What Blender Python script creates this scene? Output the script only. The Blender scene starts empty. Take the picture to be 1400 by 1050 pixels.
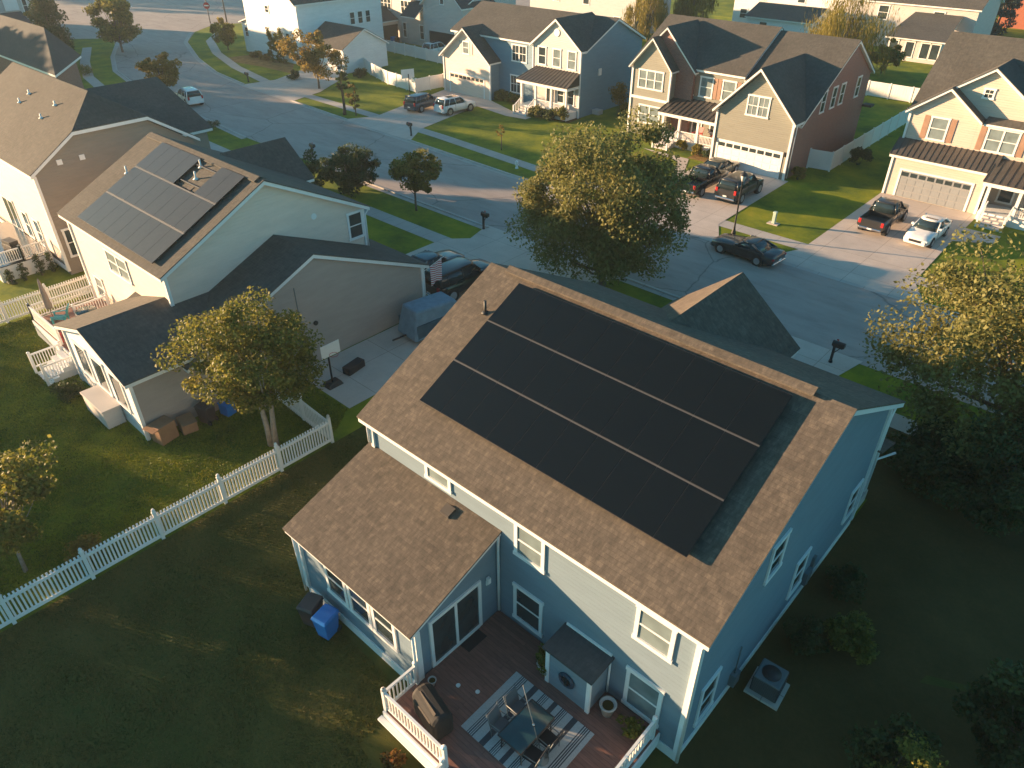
import bpy, bmesh, math, random
import numpy as np
from mathutils import Vector, Matrix
R = math.radians
SC = bpy.context.scene
COL = SC.collection
ORG = {}            # world origin of each object that has children

# ------------------------------------------------------------------ helpers
def tag(o, label=None, cat=None, group=None, kind=None):
    if label: o['label'] = label
    if cat: o['category'] = cat
    if group: o['group'] = group
    if kind: o['kind'] = kind
    return o

def thing(name, label, cat, loc=(0, 0, 0), rz=0, group=None):
    o = bpy.data.objects.new(name, None)
    COL.objects.link(o)
    o.empty_display_size = .3
    o.location = loc
    o.rotation_euler = (0, 0, rz)
    ORG[o] = Vector(loc) if rz == 0 else Vector((0, 0, 0))
    return tag(o, label, cat, group)

class MB:
    """collects faces; build() links them as one mesh object"""
    def __init__(s):
        s.v = []; s.f = []; s.m = []; s.sm = []
    def face(s, pts, m=0, smooth=False):
        i = len(s.v); s.v += [tuple(p) for p in pts]
        s.f.append(tuple(range(i, i + len(pts)))); s.m.append(m); s.sm.append(smooth)
    def mesh(s, vs, fs, m=0, smooth=False):
        i = len(s.v); s.v += [tuple(p) for p in vs]
        for f in fs:
            s.f.append(tuple(i + k for k in f)); s.m.append(m); s.sm.append(smooth)
    def hexa(s, p, m=0):
        s.mesh(p, [(0, 3, 2, 1), (4, 5, 6, 7), (0, 1, 5, 4), (1, 2, 6, 5), (2, 3, 7, 6), (3, 0, 4, 7)], m)
    def box(s, x0, x1, y0, y1, z0, z1, m=0):
        s.hexa([(x0, y0, z0), (x1, y0, z0), (x1, y1, z0), (x0, y1, z0), (x0, y0, z1), (x1, y0, z1), (x1, y1, z1), (x0, y1, z1)], m)
    def prism(s, bot, top, m=0, smooth=False):
        n = len(bot)
        s.mesh(list(bot) + list(top), [tuple(range(n))[::-1], tuple(range(n, 2 * n))] + [(i, (i + 1) % n, n + (i + 1) % n, n + i) for i in range(n)], m, smooth)
    def slab(s, top, t, m=0, dz=0):
        top = [(p[0], p[1], p[2] + dz) for p in top]
        s.prism([(p[0], p[1], p[2] - t) for p in top], top, m)
    def tube(s, pts, r, n=8, m=0, cap=True):
        pts = [Vector(p) for p in pts]
        rs = r if isinstance(r, (list, tuple)) else [r] * len(pts)
        rings = []
        for i, p in enumerate(pts):
            d = (pts[min(i + 1, len(pts) - 1)] - pts[max(i - 1, 0)]).normalized()
            a = Vector((0, 0, 1)) if abs(d.z) < .95 else Vector((1, 0, 0))
            u = d.cross(a).normalized(); w = d.cross(u)
            rings.append([p + (u * math.cos(2 * math.pi * k / n) + w * math.sin(2 * math.pi * k / n)) * rs[i] for k in range(n)])
        vs = [q for g in rings for q in g]; fs = []
        for i in range(len(rings) - 1):
            for k in range(n):
                fs.append((i * n + k, i * n + (k + 1) % n, (i + 1) * n + (k + 1) % n, (i + 1) * n + k))
        s.mesh(vs, fs, m, True)
        if cap:
            s.face(rings[0][::-1], m); s.face(rings[-1], m)
    def lathe(s, prof, c=(0, 0, 0), n=14, m=0):
        vs = []; fs = []
        for r_, z in prof:
            for k in range(n):
                a = 2 * math.pi * k / n
                vs.append((c[0] + r_ * math.cos(a), c[1] + r_ * math.sin(a), c[2] + z))
        for i in range(len(prof) - 1):
            for k in range(n):
                fs.append((i * n + k, i * n + (k + 1) % n, (i + 1) * n + (k + 1) % n, (i + 1) * n + k))
        s.mesh(vs, fs, m, True)
        s.face([vs[k] for k in range(n)][::-1], m); s.face([vs[(len(prof) - 1) * n + k] for k in range(n)], m)
    def blob(s, c, r, seed=0, m=0, seg=10, lump=.2):
        rnd = random.Random(seed); vs = []; fs = []
        for i in range(seg + 1):
            th = math.pi * i / seg
            for k in range(seg * 2):
                ph = math.pi * k / seg
                q = 1 + rnd.uniform(-lump, lump) * (0 if i in (0, seg) else 1)
                vs.append((c[0] + r[0] * q * math.sin(th) * math.cos(ph), c[1] + r[1] * q * math.sin(th) * math.sin(ph), c[2] + r[2] * q * math.cos(th)))
        n = seg * 2
        for i in range(seg):
            for k in range(n):
                fs.append((i * n + k, i * n + (k + 1) % n, (i + 1) * n + (k + 1) % n, (i + 1) * n + k))
        s.mesh(vs, fs, m, True)
    def build(s, name, mats, parent=None, local=False, recalc=True, bevel=0):
        mats = mats if isinstance(mats, (list, tuple)) else [mats]
        if parent is not None and not local:
            o3 = ORG.get(parent, Vector((0, 0, 0)))
            vs = [(p[0] - o3.x, p[1] - o3.y, p[2] - o3.z) for p in s.v]
        else:
            o3 = Vector((0, 0, 0)); vs = s.v
        me = bpy.data.meshes.new(name)
        me.from_pydata(vs, [], s.f)
        for mt in mats: me.materials.append(mt)
        me.polygons.foreach_set('material_index', s.m)
        me.polygons.foreach_set('use_smooth', s.sm)
        if recalc:
            bm = bmesh.new(); bm.from_mesh(me)
            bmesh.ops.remove_doubles(bm, verts=bm.verts, dist=1e-5)
            bmesh.ops.recalc_face_normals(bm, faces=bm.faces)
            bm.to_mesh(me); bm.free()
        uvl = me.uv_layers.new(name='UVMap')
        uv = np.zeros(len(me.loops) * 2)
        for p in me.polygons:
            n = p.normal
            if abs(n.z) > .985: u = Vector((1, 0, 0)); w = Vector((0, 1, 0))
            else:
                u = Vector((0, 0, 1)).cross(n).normalized(); w = n.cross(u)
            for li in p.loop_indices:
                c = me.vertices[me.loops[li].vertex_index].co
                uv[2 * li] = c.dot(u); uv[2 * li + 1] = c.dot(w)
        uvl.data.foreach_set('uv', uv)
        o = bpy.data.objects.new(name, me); COL.objects.link(o)
        if parent is not None:
            o.parent = parent
            ORG[o] = o3
        if bevel:
            b = o.modifiers.new('bevel', 'BEVEL'); b.width = bevel; b.segments = 2; b.limit_method = 'ANGLE'; b.angle_limit = R(40)
        return o

def copy_tree(o, parent=None):
    c = o.copy(); COL.objects.link(c); c.parent = parent
    for ch in list(o.children): copy_tree(ch, c)
    return c

# ------------------------------------------------------------------ materials
def newmat(name):
    m = bpy.data.materials.new(name); m.use_nodes = True
    nt = m.node_tree; b = nt.nodes['Principled BSDF']
    return m, nt, b
def nd(nt, typ, **kw):
    n = nt.nodes.new(typ)
    for k, v in kw.items():
        if k in n.inputs: n.inputs[k].default_value = v
        else: setattr(n, k, v)
    return n
def ramp(nt, fac, stops):
    n = nt.nodes.new('ShaderNodeValToRGB'); e = n.color_ramp.elements
    while len(e) < len(stops): e.new(.5)
    for k, (p, c) in enumerate(stops):
        e[k].position = p; e[k].color = (*c, 1)
    nt.links.new(fac, n.inputs[0]); return n.outputs[0]
def mixc(nt, fac, a, b, mode='MIX'):
    n = nt.nodes.new('ShaderNodeMix'); n.data_type = 'RGBA'; n.blend_type = mode
    for i, v in ((0, fac), (6, a), (7, b)):
        if hasattr(v, 'is_linked') or isinstance(v, bpy.types.NodeSocket): nt.links.new(v, n.inputs[i])
        elif i == 0: n.inputs[0].default_value = v
        else: n.inputs[i].default_value = (*v, 1)
    return n.outputs[2]
def coords(nt, kind='Object', scale=None):
    t = nt.nodes.new('ShaderNodeTexCoord'); s = t.outputs[kind]
    if scale is not None:
        mp = nt.nodes.new('ShaderNodeMapping'); nt.links.new(s, mp.inputs[0]); mp.inputs['Scale'].default_value = scale; s = mp.outputs[0]
    return s
def noise(nt, vec, scale, detail=4, rough=.55):
    n = nd(nt, 'ShaderNodeTexNoise', Scale=scale, Detail=detail, Roughness=rough); nt.links.new(vec, n.inputs['Vector']); return n.outputs[0]
def bump(nt, b, h, strength=.4, dist=.02):
    n = nd(nt, 'ShaderNodeBump', Strength=strength, Distance=dist); nt.links.new(h, n.inputs['Height']); nt.links.new(n.outputs[0], b.inputs['Normal'])
def sc(c, k): return tuple(min(1, x * k) for x in c)

def plain(name, c, rough=.6, var=.12, scale=2.5, metal=0, coat=0, spec=.5):
    m, nt, b = newmat(name)
    v = noise(nt, coords(nt), scale)
    nt.links.new(ramp(nt, v, [(.25, sc(c, 1 - var)), (.75, sc(c, 1 + var))]), b.inputs['Base Color'])
    b.inputs['Roughness'].default_value = rough; b.inputs['Metallic'].default_value = metal
    b.inputs['Coat Weight'].default_value = coat; b.inputs['Specular IOR Level'].default_value = spec
    return m
def siding(name, c, lap=.17, var=.07):
    m, nt, b = newmat(name)
    o = coords(nt)
    v = noise(nt, coords(nt, 'Object', (.5, .5, 2.5)), 1.6, 5)
    base = ramp(nt, v, [(.25, sc(c, 1 - var)), (.75, sc(c, 1 + var))])
    sx = nt.nodes.new('ShaderNodeSeparateXYZ'); nt.links.new(o, sx.inputs[0])
    d = nd(nt, 'ShaderNodeMath', operation='DIVIDE'); d.inputs[1].default_value = lap; nt.links.new(sx.outputs[2], d.inputs[0])
    f = nd(nt, 'ShaderNodeMath', operation='FRACT'); nt.links.new(d.outputs[0], f.inputs[0])
    g = nd(nt, 'ShaderNodeMath', operation='SUBTRACT'); g.inputs[0].default_value = 1; nt.links.new(f.outputs[0], g.inputs[1])
    bump(nt, b, g.outputs[0], .9, .03)
    nt.links.new(base, b.inputs['Base Color']); b.inputs['Roughness'].default_value = .6
    b.inputs['Specular IOR Level'].default_value = .3
    return m
def shingle(name, cs, bw=.32, rh=.14):
    m, nt, b = newmat(name)
    uv = coords(nt, 'UV')
    br = nd(nt, 'ShaderNodeTexBrick', Scale=1, **{'Mortar Size': .006, 'Brick Width': bw, 'Row Height': rh, 'Bias': 0})
    br.inputs['Color1'].default_value = (0, 0, 0, 1); br.inputs['Color2'].default_value = (1, 1, 1, 1); br.inputs['Mortar'].default_value = (.2, .2, .2, 1)
    nt.links.new(uv, br.inputs['Vector'])
    n1 = noise(nt, coords(nt, 'UV', (1.5, .55, 1)), 4.2, 6, .75)
    n2 = noise(nt, uv, .35, 3)
    mx = nd(nt, 'ShaderNodeMath', operation='MULTIPLY_ADD'); mx.inputs[1].default_value = .12; nt.links.new(br.outputs[0], mx.inputs[0])
    m2 = nd(nt, 'ShaderNodeMath', operation='MULTIPLY'); m2.inputs[1].default_value = .95; nt.links.new(n1, m2.inputs[0]); nt.links.new(m2.outputs[0], mx.inputs[2])
    c = ramp(nt, mx.outputs[0], [(.30, cs[0]), (.56, cs[1]), (.82, cs[2])])
    st = ramp(nt, n2, [(.3, (.86, .86, .86)), (.7, (1.08, 1.08, 1.08))])
    nt.links.new(mixc(nt, 1, c, st, 'MULTIPLY'), b.inputs['Base Color'])
    b.inputs['Roughness'].default_value = .9; b.inputs['Specular IOR Level'].default_value = .2
    bump(nt, b, br.outputs[1], .8, -.01)
    return m
def brickwall(name, c1, c2, mo):
    m, nt, b = newmat(name)
    br = nd(nt, 'ShaderNodeTexBrick', Scale=1, **{'Mortar Size': .008, 'Brick Width': .22, 'Row Height': .075})
    br.inputs['Color1'].default_value = (*c1, 1); br.inputs['Color2'].default_value = (*c2, 1); br.inputs['Mortar'].default_value = (*mo, 1)
    nt.links.new(coords(nt, 'UV'), br.inputs['Vector']); nt.links.new(br.outputs[0], b.inputs['Base Color'])
    b.inputs['Roughness'].default_value = .85; bump(nt, b, br.outputs[1], .5, -.01)
    return m
def planks(name, c, w=.14, l=3.0, gap=.006, var=.25, rough=.65):
    m, nt, b = newmat(name)
    br = nd(nt, 'ShaderNodeTexBrick', Scale=1, **{'Mortar Size': gap, 'Brick Width': l, 'Row Height': w})
    br.inputs['Color1'].default_value = (*sc(c, 1 - var), 1); br.inputs['Color2'].default_value = (*sc(c, 1 + var), 1); br.inputs['Mortar'].default_value = (*sc(c, .3), 1)
    nt.links.new(coords(nt, 'Object'), br.inputs['Vector'])
    n = noise(nt, coords(nt, 'Object', (1, 6, 1)), 3, 5)
    nt.links.new(mixc(nt, 1, br.outputs[0], ramp(nt, n, [(.3, (.8, .8, .8)), (.7, (1.15, 1.15, 1.15))]), 'MULTIPLY'), b.inputs['Base Color'])
    b.inputs['Roughness'].default_value = rough; bump(nt, b, br.outputs[1], .6, -.01)
    return m
def ground_mat(name, stops, s1=.35, s2=6, bs=.5, bd=.05, rough=.95, stretch=(1, 1, 1), s3=45):
    m, nt, b = newmat(name)
    o = coords(nt, 'Object', stretch)
    a = noise(nt, o, s1, 6, .6); f = noise(nt, o, s2, 5, .7); g = noise(nt, o, s3, 2, .6)
    k = nd(nt, 'ShaderNodeMath', operation='MULTIPLY_ADD'); k.inputs[1].default_value = .35; nt.links.new(f, k.inputs[0]); nt.links.new(a, k.inputs[2])
    k2 = nd(nt, 'ShaderNodeMath', operation='MULTIPLY_ADD'); k2.inputs[1].default_value = .25; nt.links.new(g, k2.inputs[0]); nt.links.new(k.outputs[0], k2.inputs[2])
    k3 = nd(nt, 'ShaderNodeMath', operation='SUBTRACT'); k3.inputs[1].default_value = .3; nt.links.new(k2.outputs[0], k3.inputs[0])
    nt.links.new(ramp(nt, k3.outputs[0], stops), b.inputs['Base Color'])
    b.inputs['Roughness'].default_value = rough; b.inputs['Specular IOR Level'].default_value = .15
    ad = nd(nt, 'ShaderNodeMath', operation='ADD'); nt.links.new(f, ad.inputs[0]); nt.links.new(g, ad.inputs[1])
    bump(nt, b, ad.outputs[0], bs, bd)
    return m
def concrete(name, c, jw=1.5, jl=1.5, var=.14):
    m, nt, b = newmat(name)
    o = coords(nt)
    a = noise(nt, o, .6, 6, .65); f = noise(nt, o, 14, 3)
    k = nd(nt, 'ShaderNodeMath', operation='MULTIPLY_ADD'); k.inputs[1].default_value = .3; nt.links.new(f, k.inputs[0]); nt.links.new(a, k.inputs[2])
    base = ramp(nt, k.outputs[0], [(.4, sc(c, 1 - var)), (.9, sc(c, 1 + var))])
    br = nd(nt, 'ShaderNodeTexBrick', Scale=1, offset=0, **{'Mortar Size': .02, 'Brick Width': jl, 'Row Height': jw})
    br.inputs['Color1'].default_value = (1, 1, 1, 1); br.inputs['Color2'].default_value = (.94, .94, .94, 1); br.inputs['Mortar'].default_value = (.62, .6, .58, 1)
    nt.links.new(o, br.inputs['Vector'])
    nt.links.new(mixc(nt, 1, base, br.outputs[0], 'MULTIPLY'), b.inputs['Base Color'])
    b.inputs['Roughness'].default_value = .85; bump(nt, b, f, .15, .01)
    return m
def asphalt(name, c):
    m, nt, b = newmat(name)
    o = coords(nt)
    a = noise(nt, coords(nt, 'Object', (.25, 1, 1)), .5, 6, .6); f = noise(nt, o, 30, 3, .7)
    k = nd(nt, 'ShaderNodeMath', operation='MULTIPLY_ADD'); k.inputs[1].default_value = .3; nt.links.new(f, k.inputs[0]); nt.links.new(a, k.inputs[2])
    base = ramp(nt, k.outputs[0], [(.4, sc(c, .84)), (.9, sc(c, 1.16))])
    base = mixc(nt, 1, base, ramp(nt, noise(nt, coords(nt, 'Object', (.5, 1.6, 1)), .9, 6, .7), [(.36, (.88, .88, .88)), (.5, (1, 1, 1)), (.7, (1.05, 1.05, 1.05))]), 'MULTIPLY')
    vo = nd(nt, 'ShaderNodeTexVoronoi', feature='DISTANCE_TO_EDGE', Scale=.16)
    w = nd(nt, 'ShaderNodeTexNoise', Scale=.9, Detail=4); nt.links.new(o, w.inputs['Vector'])
    wm = nt.nodes.new('ShaderNodeMix'); wm.data_type = 'VECTOR'; wm.inputs[0].default_value = .35
    nt.links.new(o, wm.inputs[4]); nt.links.new(w.outputs[1], wm.inputs[5]); nt.links.new(wm.outputs[1], vo.inputs['Vector'])
    cr = ramp(nt, vo.outputs[0], [(.0, (.55, .55, .55)), (.008, (1, 1, 1))])
    nt.links.new(mixc(nt, 1, base, cr, 'MULTIPLY'), b.inputs['Base Color'])
    b.inputs['Roughness'].default_value = .8; b.inputs['Specular IOR Level'].default_value = .3; bump(nt, b, f, .25, .01)
    return m
def leaf(name, c0, c1, c2, trans=.42):
    m, nt, b = newmat(name)
    g = nt.nodes.new('ShaderNodeNewGeometry')
    n = noise(nt, coords(nt), .9, 3)
    k = nd(nt, 'ShaderNodeMath', operation='MULTIPLY_ADD'); k.inputs[1].default_value = .38; nt.links.new(g.outputs['Random Per Island'], k.inputs[0])
    s = nd(nt, 'ShaderNodeMath', operation='MULTIPLY_ADD'); s.inputs[1].default_value = .9; s.inputs[2].default_value = -.12; nt.links.new(n, s.inputs[0]); nt.links.new(s.outputs[0], k.inputs[2])
    c = ramp(nt, k.outputs[0], [(.15, c0), (.5, c1), (.9, c2)])
    nt.links.new(c, b.inputs['Base Color']); b.inputs['Roughness'].default_value = .6; b.inputs['Specular IOR Level'].default_value = .3
    t = nt.nodes.new('ShaderNodeBsdfTranslucent'); nt.links.new(c, t.inputs[0])
    mx = nt.nodes.new('ShaderNodeMixShader'); mx.inputs[0].default_value = trans
    nt.links.new(b.outputs[0], mx.inputs[1]); nt.links.new(t.outputs[0], mx.inputs[2])
    nt.links.new(mx.outputs[0], nt.nodes['Material Output'].inputs[0])
    return m
def glass(name, c, rough=.06, spec=.6):
    m, nt, b = newmat(name)
    v = noise(nt, coords(nt), 1.2, 2)
    nt.links.new(ramp(nt, v, [(.3, sc(c, .75)), (.7, sc(c, 1.25))]), b.inputs['Base Color'])
    b.inputs['Roughness'].default_value = rough; b.inputs['Specular IOR Level'].default_value = spec
    return m

M = {}
M['white'] = plain('white_paint', (.74, .74, .72), .5, .05)
M['vinyl'] = plain('white_vinyl', (.72, .72, .69), .45, .06, .8)
M['blue'] = siding('blue_grey_siding', (.178, .238, .28))
M['cream'] = siding('cream_siding', (.70, .56, .46))
M['taupe'] = siding('taupe_siding', (.36, .30, .262))
M['taupe2'] = siding('brown_grey_siding', (.245, .212, .172))
M['beige'] = siding('beige_siding', (.47, .42, .38))
M['whites'] = siding('white_siding', (.72, .72, .70))
M['blue2'] = siding('steel_blue_siding', (.14, .235, .30))
M['tan'] = siding('tan_siding', (.215, .215, .178))
M['peach'] = siding('peach_siding', (.52, .44, .37))
M['grey'] = siding('grey_siding', (.42, .44, .45))
M['lgrey'] = siding('pale_grey_siding', (.50, .47, .44))
M['orange'] = siding('orange_siding', (.30, .10, .055))
M['brick'] = brickwall('red_brick', (.20, .075, .055), (.27, .105, .075), (.30, .26, .23))
M['shingle'] = shingle('brown_shingles', ((.060, .052, .044), (.110, .092, .074), (.205, .165, .125)))
M['shingle2'] = shingle('grey_brown_shingles', ((.056, .055, .051), (.088, .084, .076), (.128, .117, .10)))
M['shingle3'] = shingle('slate_shingles', ((.045, .05, .054), (.062, .068, .072), (.085, .09, .094)))
M['metalroof'] = plain('bronze_metal_roof', (.085, .075, .066), .4, .15, 1.5, .3)
M['seal'] = plain('dark_ridge_vent', (.05, .045, .042), .8)
M['glass'] = glass('window_glass', (.035, .05, .055))
M['blind'] = glass('window_blinds', (.17, .215, .22), .25, .4)
M['screen'] = plain('brown_screen', (.13, .08, .05), .8)
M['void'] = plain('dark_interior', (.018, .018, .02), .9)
M['panel'] = None
M['asphalt'] = asphalt('asphalt', (.33, .285, .255))
M['concrete'] = concrete('concrete', (.50, .43, .37), 3.0, 3.0)
M['walk'] = concrete('pavement_concrete', (.40, .37, .335), 6, 1.5)
M['kerb'] = concrete('kerb_concrete', (.42, .40, .37), 50, 3)
M['grass'] = ground_mat('lawn_grass', [(.10, (.03, .058, .012)), (.36, (.08, .125, .014)), (.60, (.19, .212, .014)), (.88, (.33, .275, .03))], s2=2.6, bs=.2, bd=.03)
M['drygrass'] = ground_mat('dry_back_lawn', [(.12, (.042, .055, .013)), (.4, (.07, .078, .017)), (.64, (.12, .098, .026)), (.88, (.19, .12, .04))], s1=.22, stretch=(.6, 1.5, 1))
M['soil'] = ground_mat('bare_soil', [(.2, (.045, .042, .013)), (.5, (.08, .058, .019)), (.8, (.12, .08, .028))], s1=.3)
M['mulch'] = ground_mat('mulch', [(.2, (.10, .06, .025)), (.5, (.22, .14, .05)), (.8, (.30, .20, .08))], s1=1.2)
M['bark'] = plain('bark', (.11, .085, .065), .9, .35, 6)
M['palebark'] = plain('pale_bark', (.24, .21, .17), .9, .3, 5)
M['leafA'] = leaf('olive_leaves', (.09, .105, .03), (.175, .175, .05), (.26, .235, .08))
M['leafB'] = leaf('green_leaves', (.05, .075, .018), (.14, .145, .025), (.33, .27, .055))
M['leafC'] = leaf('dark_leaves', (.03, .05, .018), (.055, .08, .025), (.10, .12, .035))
M['leafD'] = leaf('autumn_leaves', (.12, .09, .02), (.23, .165, .03), (.36, .25, .06))
M['leafE'] = leaf('willow_leaves', (.09, .085, .012), (.19, .16, .02), (.30, .23, .035))
M['leafF'] = leaf('bluish_needles', (.02, .04, .035), (.035, .065, .06), (.055, .085, .075))
M['black'] = plain('black_metal', (.018, .018, .019), .5, .2)
M['rubber'] = plain('rubber', (.022, .022, .023), .85)
M['chrome'] = plain('chrome', (.65, .65, .66), .18, .03, 3, 1)
M['rim'] = plain('alloy_rim', (.5, .5, .52), .3, .08, 3, .8)
M['redlamp'] = plain('red_lamp', (.45, .02, .02), .25)
M['headlamp'] = plain('clear_lamp', (.65, .66, .66), .15, .05)
def paint(n, c, metal=.3): return plain(n, c, .28, .06, 1.2, metal, .6)
M['pblack'] = paint('black_car_paint', (.014, .014, .016))
M['pdark'] = paint('charcoal_car_paint', (.035, .037, .04))
M['pwhite'] = paint('white_car_paint', (.72, .72, .70), 0)
M['pblue'] = paint('navy_car_paint', (.025, .055, .085))
M['polive'] = paint('olive_car_paint', (.13, .12, .085))
M['pteal'] = paint('dark_teal_car_paint', (.03, .075, .095))
M['carglass'] = glass('car_glass', (.02, .035, .042), .05, .6)
M['deck'] = planks('red_brown_decking', (.21, .098, .075), gap=.004, var=.12)
M['bluebin'] = plain('blue_plastic', (.006, .16, .50), .45, .08)
M['brownbin'] = plain('dark_brown_plastic', (.05, .04, .042), .5, .1)
M['cover'] = plain('black_cover_cloth', (.017, .016, .015), .8, .3, 5)
M['tarp'] = plain('blue_grey_tarp', (.15, .23, .29), .75, .2, 3)
M['tarpdark'] = plain('dark_blue_tarp', (.035, .085, .12), .75, .2, 3)
M['cardboard'] = plain('cardboard', (.28, .155, .085), .85, .15)
M['teal'] = plain('teal_plastic', (.04, .33, .36), .5)
M['red'] = plain('red_plastic', (.45, .03, .03), .5)
M['greenbox'] = plain('pale_green_steel', (.35, .46, .40), .5)
M['ac'] = plain('grey_steel', (.12, .14, .145), .5, .1)
M['pot'] = plain('pale_pot', (.42, .40, .38), .6)
M['mat'] = plain('black_doormat', (.02, .022, .026), .95)
M['tableglass'] = glass('smoked_table_glass', (.02, .055, .065), .08, .6)
M['parasol'] = plain('taupe_canvas', (.22, .18, .15), .9)
M['flower'] = leaf('flower_leaves', (.05, .07, .015), (.18, .10, .02), (.35, .10, .04))
M['shutter'] = plain('brown_shutter', (.30, .18, .12), .6)
M['stop'] = plain('stop_red', (.42, .02, .025), .5)
M['doorgrey'] = plain('grey_garage_door', (.23, .245, .255), .5, .05)  # one even grey, used for a single garage door
M['sling'] = plain('blue_grey_sling', (.085, .105, .12), .8)
M['stone'] = plain('grey_stone', (.16, .16, .16), .9, .3, 4)

def panel_mat(name, base, rough):
    m, nt, b = newmat(name)
    br = nd(nt, 'ShaderNodeTexBrick', Scale=1, offset=0, **{'Mortar Size': .004, 'Brick Width': .17, 'Row Height': .17})
    br.inputs['Color1'].default_value = (*base, 1); br.inputs['Color2'].default_value = (*sc(base, 1.12), 1); br.inputs['Mortar'].default_value = (*sc(base, 1.25), 1)
    nt.links.new(coords(nt, 'UV'), br.inputs['Vector']); nt.links.new(br.outputs[0], b.inputs['Base Color'])
    b.inputs['Roughness'].default_value = rough; b.inputs['Specular IOR Level'].default_value = .3
    return m
M['panel'] = panel_mat('black_solar_cells', (.004, .006, .007), .2)
M['panel2'] = panel_mat('grey_solar_cells', (.046, .044, .041), .3)
M['alu'] = plain('aluminium_rail', (.10, .10, .10), .55, .05, 3, .3)
def rug_mat():
    m, nt, b = newmat('striped_rug')
    sx = nt.nodes.new('ShaderNodeSeparateXYZ'); nt.links.new(coords(nt), sx.inputs[0])
    d = nd(nt, 'ShaderNodeMath', operation='DIVIDE'); d.inputs[1].default_value = 3.08; nt.links.new(sx.outputs[0], d.inputs[0])
    W = (.42, .43, .42); D = (.06, .065, .075)
    seq = []
    def band(a, bnd): seq.append((a, bnd))
    x = 0
    for w_, kind in ((.075, 'W'), (.085, 'S'), (.075, 'W'), (.065, 'D'), (.07, 'W'), (.075, 'S'), (.055, 'W'), (.05, 'D'), (.055, 'W'), (.075, 'S'), (.06, 'W'), (.06, 'D'), (.075, 'W'), (.085, 'S'), (.04, 'W')):
        if kind == 'S':
            for i in range(8): seq.append((x + w_ * i / 8, D if i % 2 == 0 else W))
        else: seq.append((x, W if kind == 'W' else D))
        x += w_
    # nested ramps (32 stops each at most)
    def rampc(part):
        n = nt.nodes.new('ShaderNodeValToRGB'); n.color_ramp.interpolation = 'CONSTANT'; e = n.color_ramp.elements
        while len(e) < len(part): e.new(.5)
        for k, (p, c) in enumerate(part): e[k].position = min(p, 1); e[k].color = (*c, 1)
        nt.links.new(d.outputs[0], n.inputs[0]); return n.outputs[0]
    h = len(seq) // 2
    g = nd(nt, 'ShaderNodeMath', operation='GREATER_THAN'); g.inputs[1].default_value = seq[h][0]; nt.links.new(d.outputs[0], g.inputs[0])
    c = mixc(nt, g.outputs[0], rampc(seq[:h]), rampc(seq[h:]))
    nz = noise(nt, coords(nt), 40, 2)
    nt.links.new(mixc(nt, 1, c, ramp(nt, nz, [(.3, (.85, .85, .85)), (.7, (1.1, 1.1, 1.1))]), 'MULTIPLY'), b.inputs['Base Color'])
    b.inputs['Roughness'].default_value = .95
    return m
M['rug'] = rug_mat()
def flag_mat():
    m, nt, b = newmat('flag_cloth')
    sx = nt.nodes.new('ShaderNodeSeparateXYZ'); nt.links.new(coords(nt, 'UV'), sx.inputs[0])
    d = nd(nt, 'ShaderNodeMath', operation='MULTIPLY'); d.inputs[1].default_value = 6.5 / .9; nt.links.new(sx.outputs[1], d.inputs[0])
    f = nd(nt, 'ShaderNodeMath', operation='FRACT'); nt.links.new(d.outputs[0], f.inputs[0])
    g = nd(nt, 'ShaderNodeMath', operation='GREATER_THAN'); g.inputs[1].default_value = .46; nt.links.new(f.outputs[0], g.inputs[0])
    nt.links.new(mixc(nt, g.outputs[0], (.42, .05, .06), (.72, .70, .70)), b.inputs['Base Color']); b.inputs['Roughness'].default_value = .8
    return m
M['flag'] = flag_mat()

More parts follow.
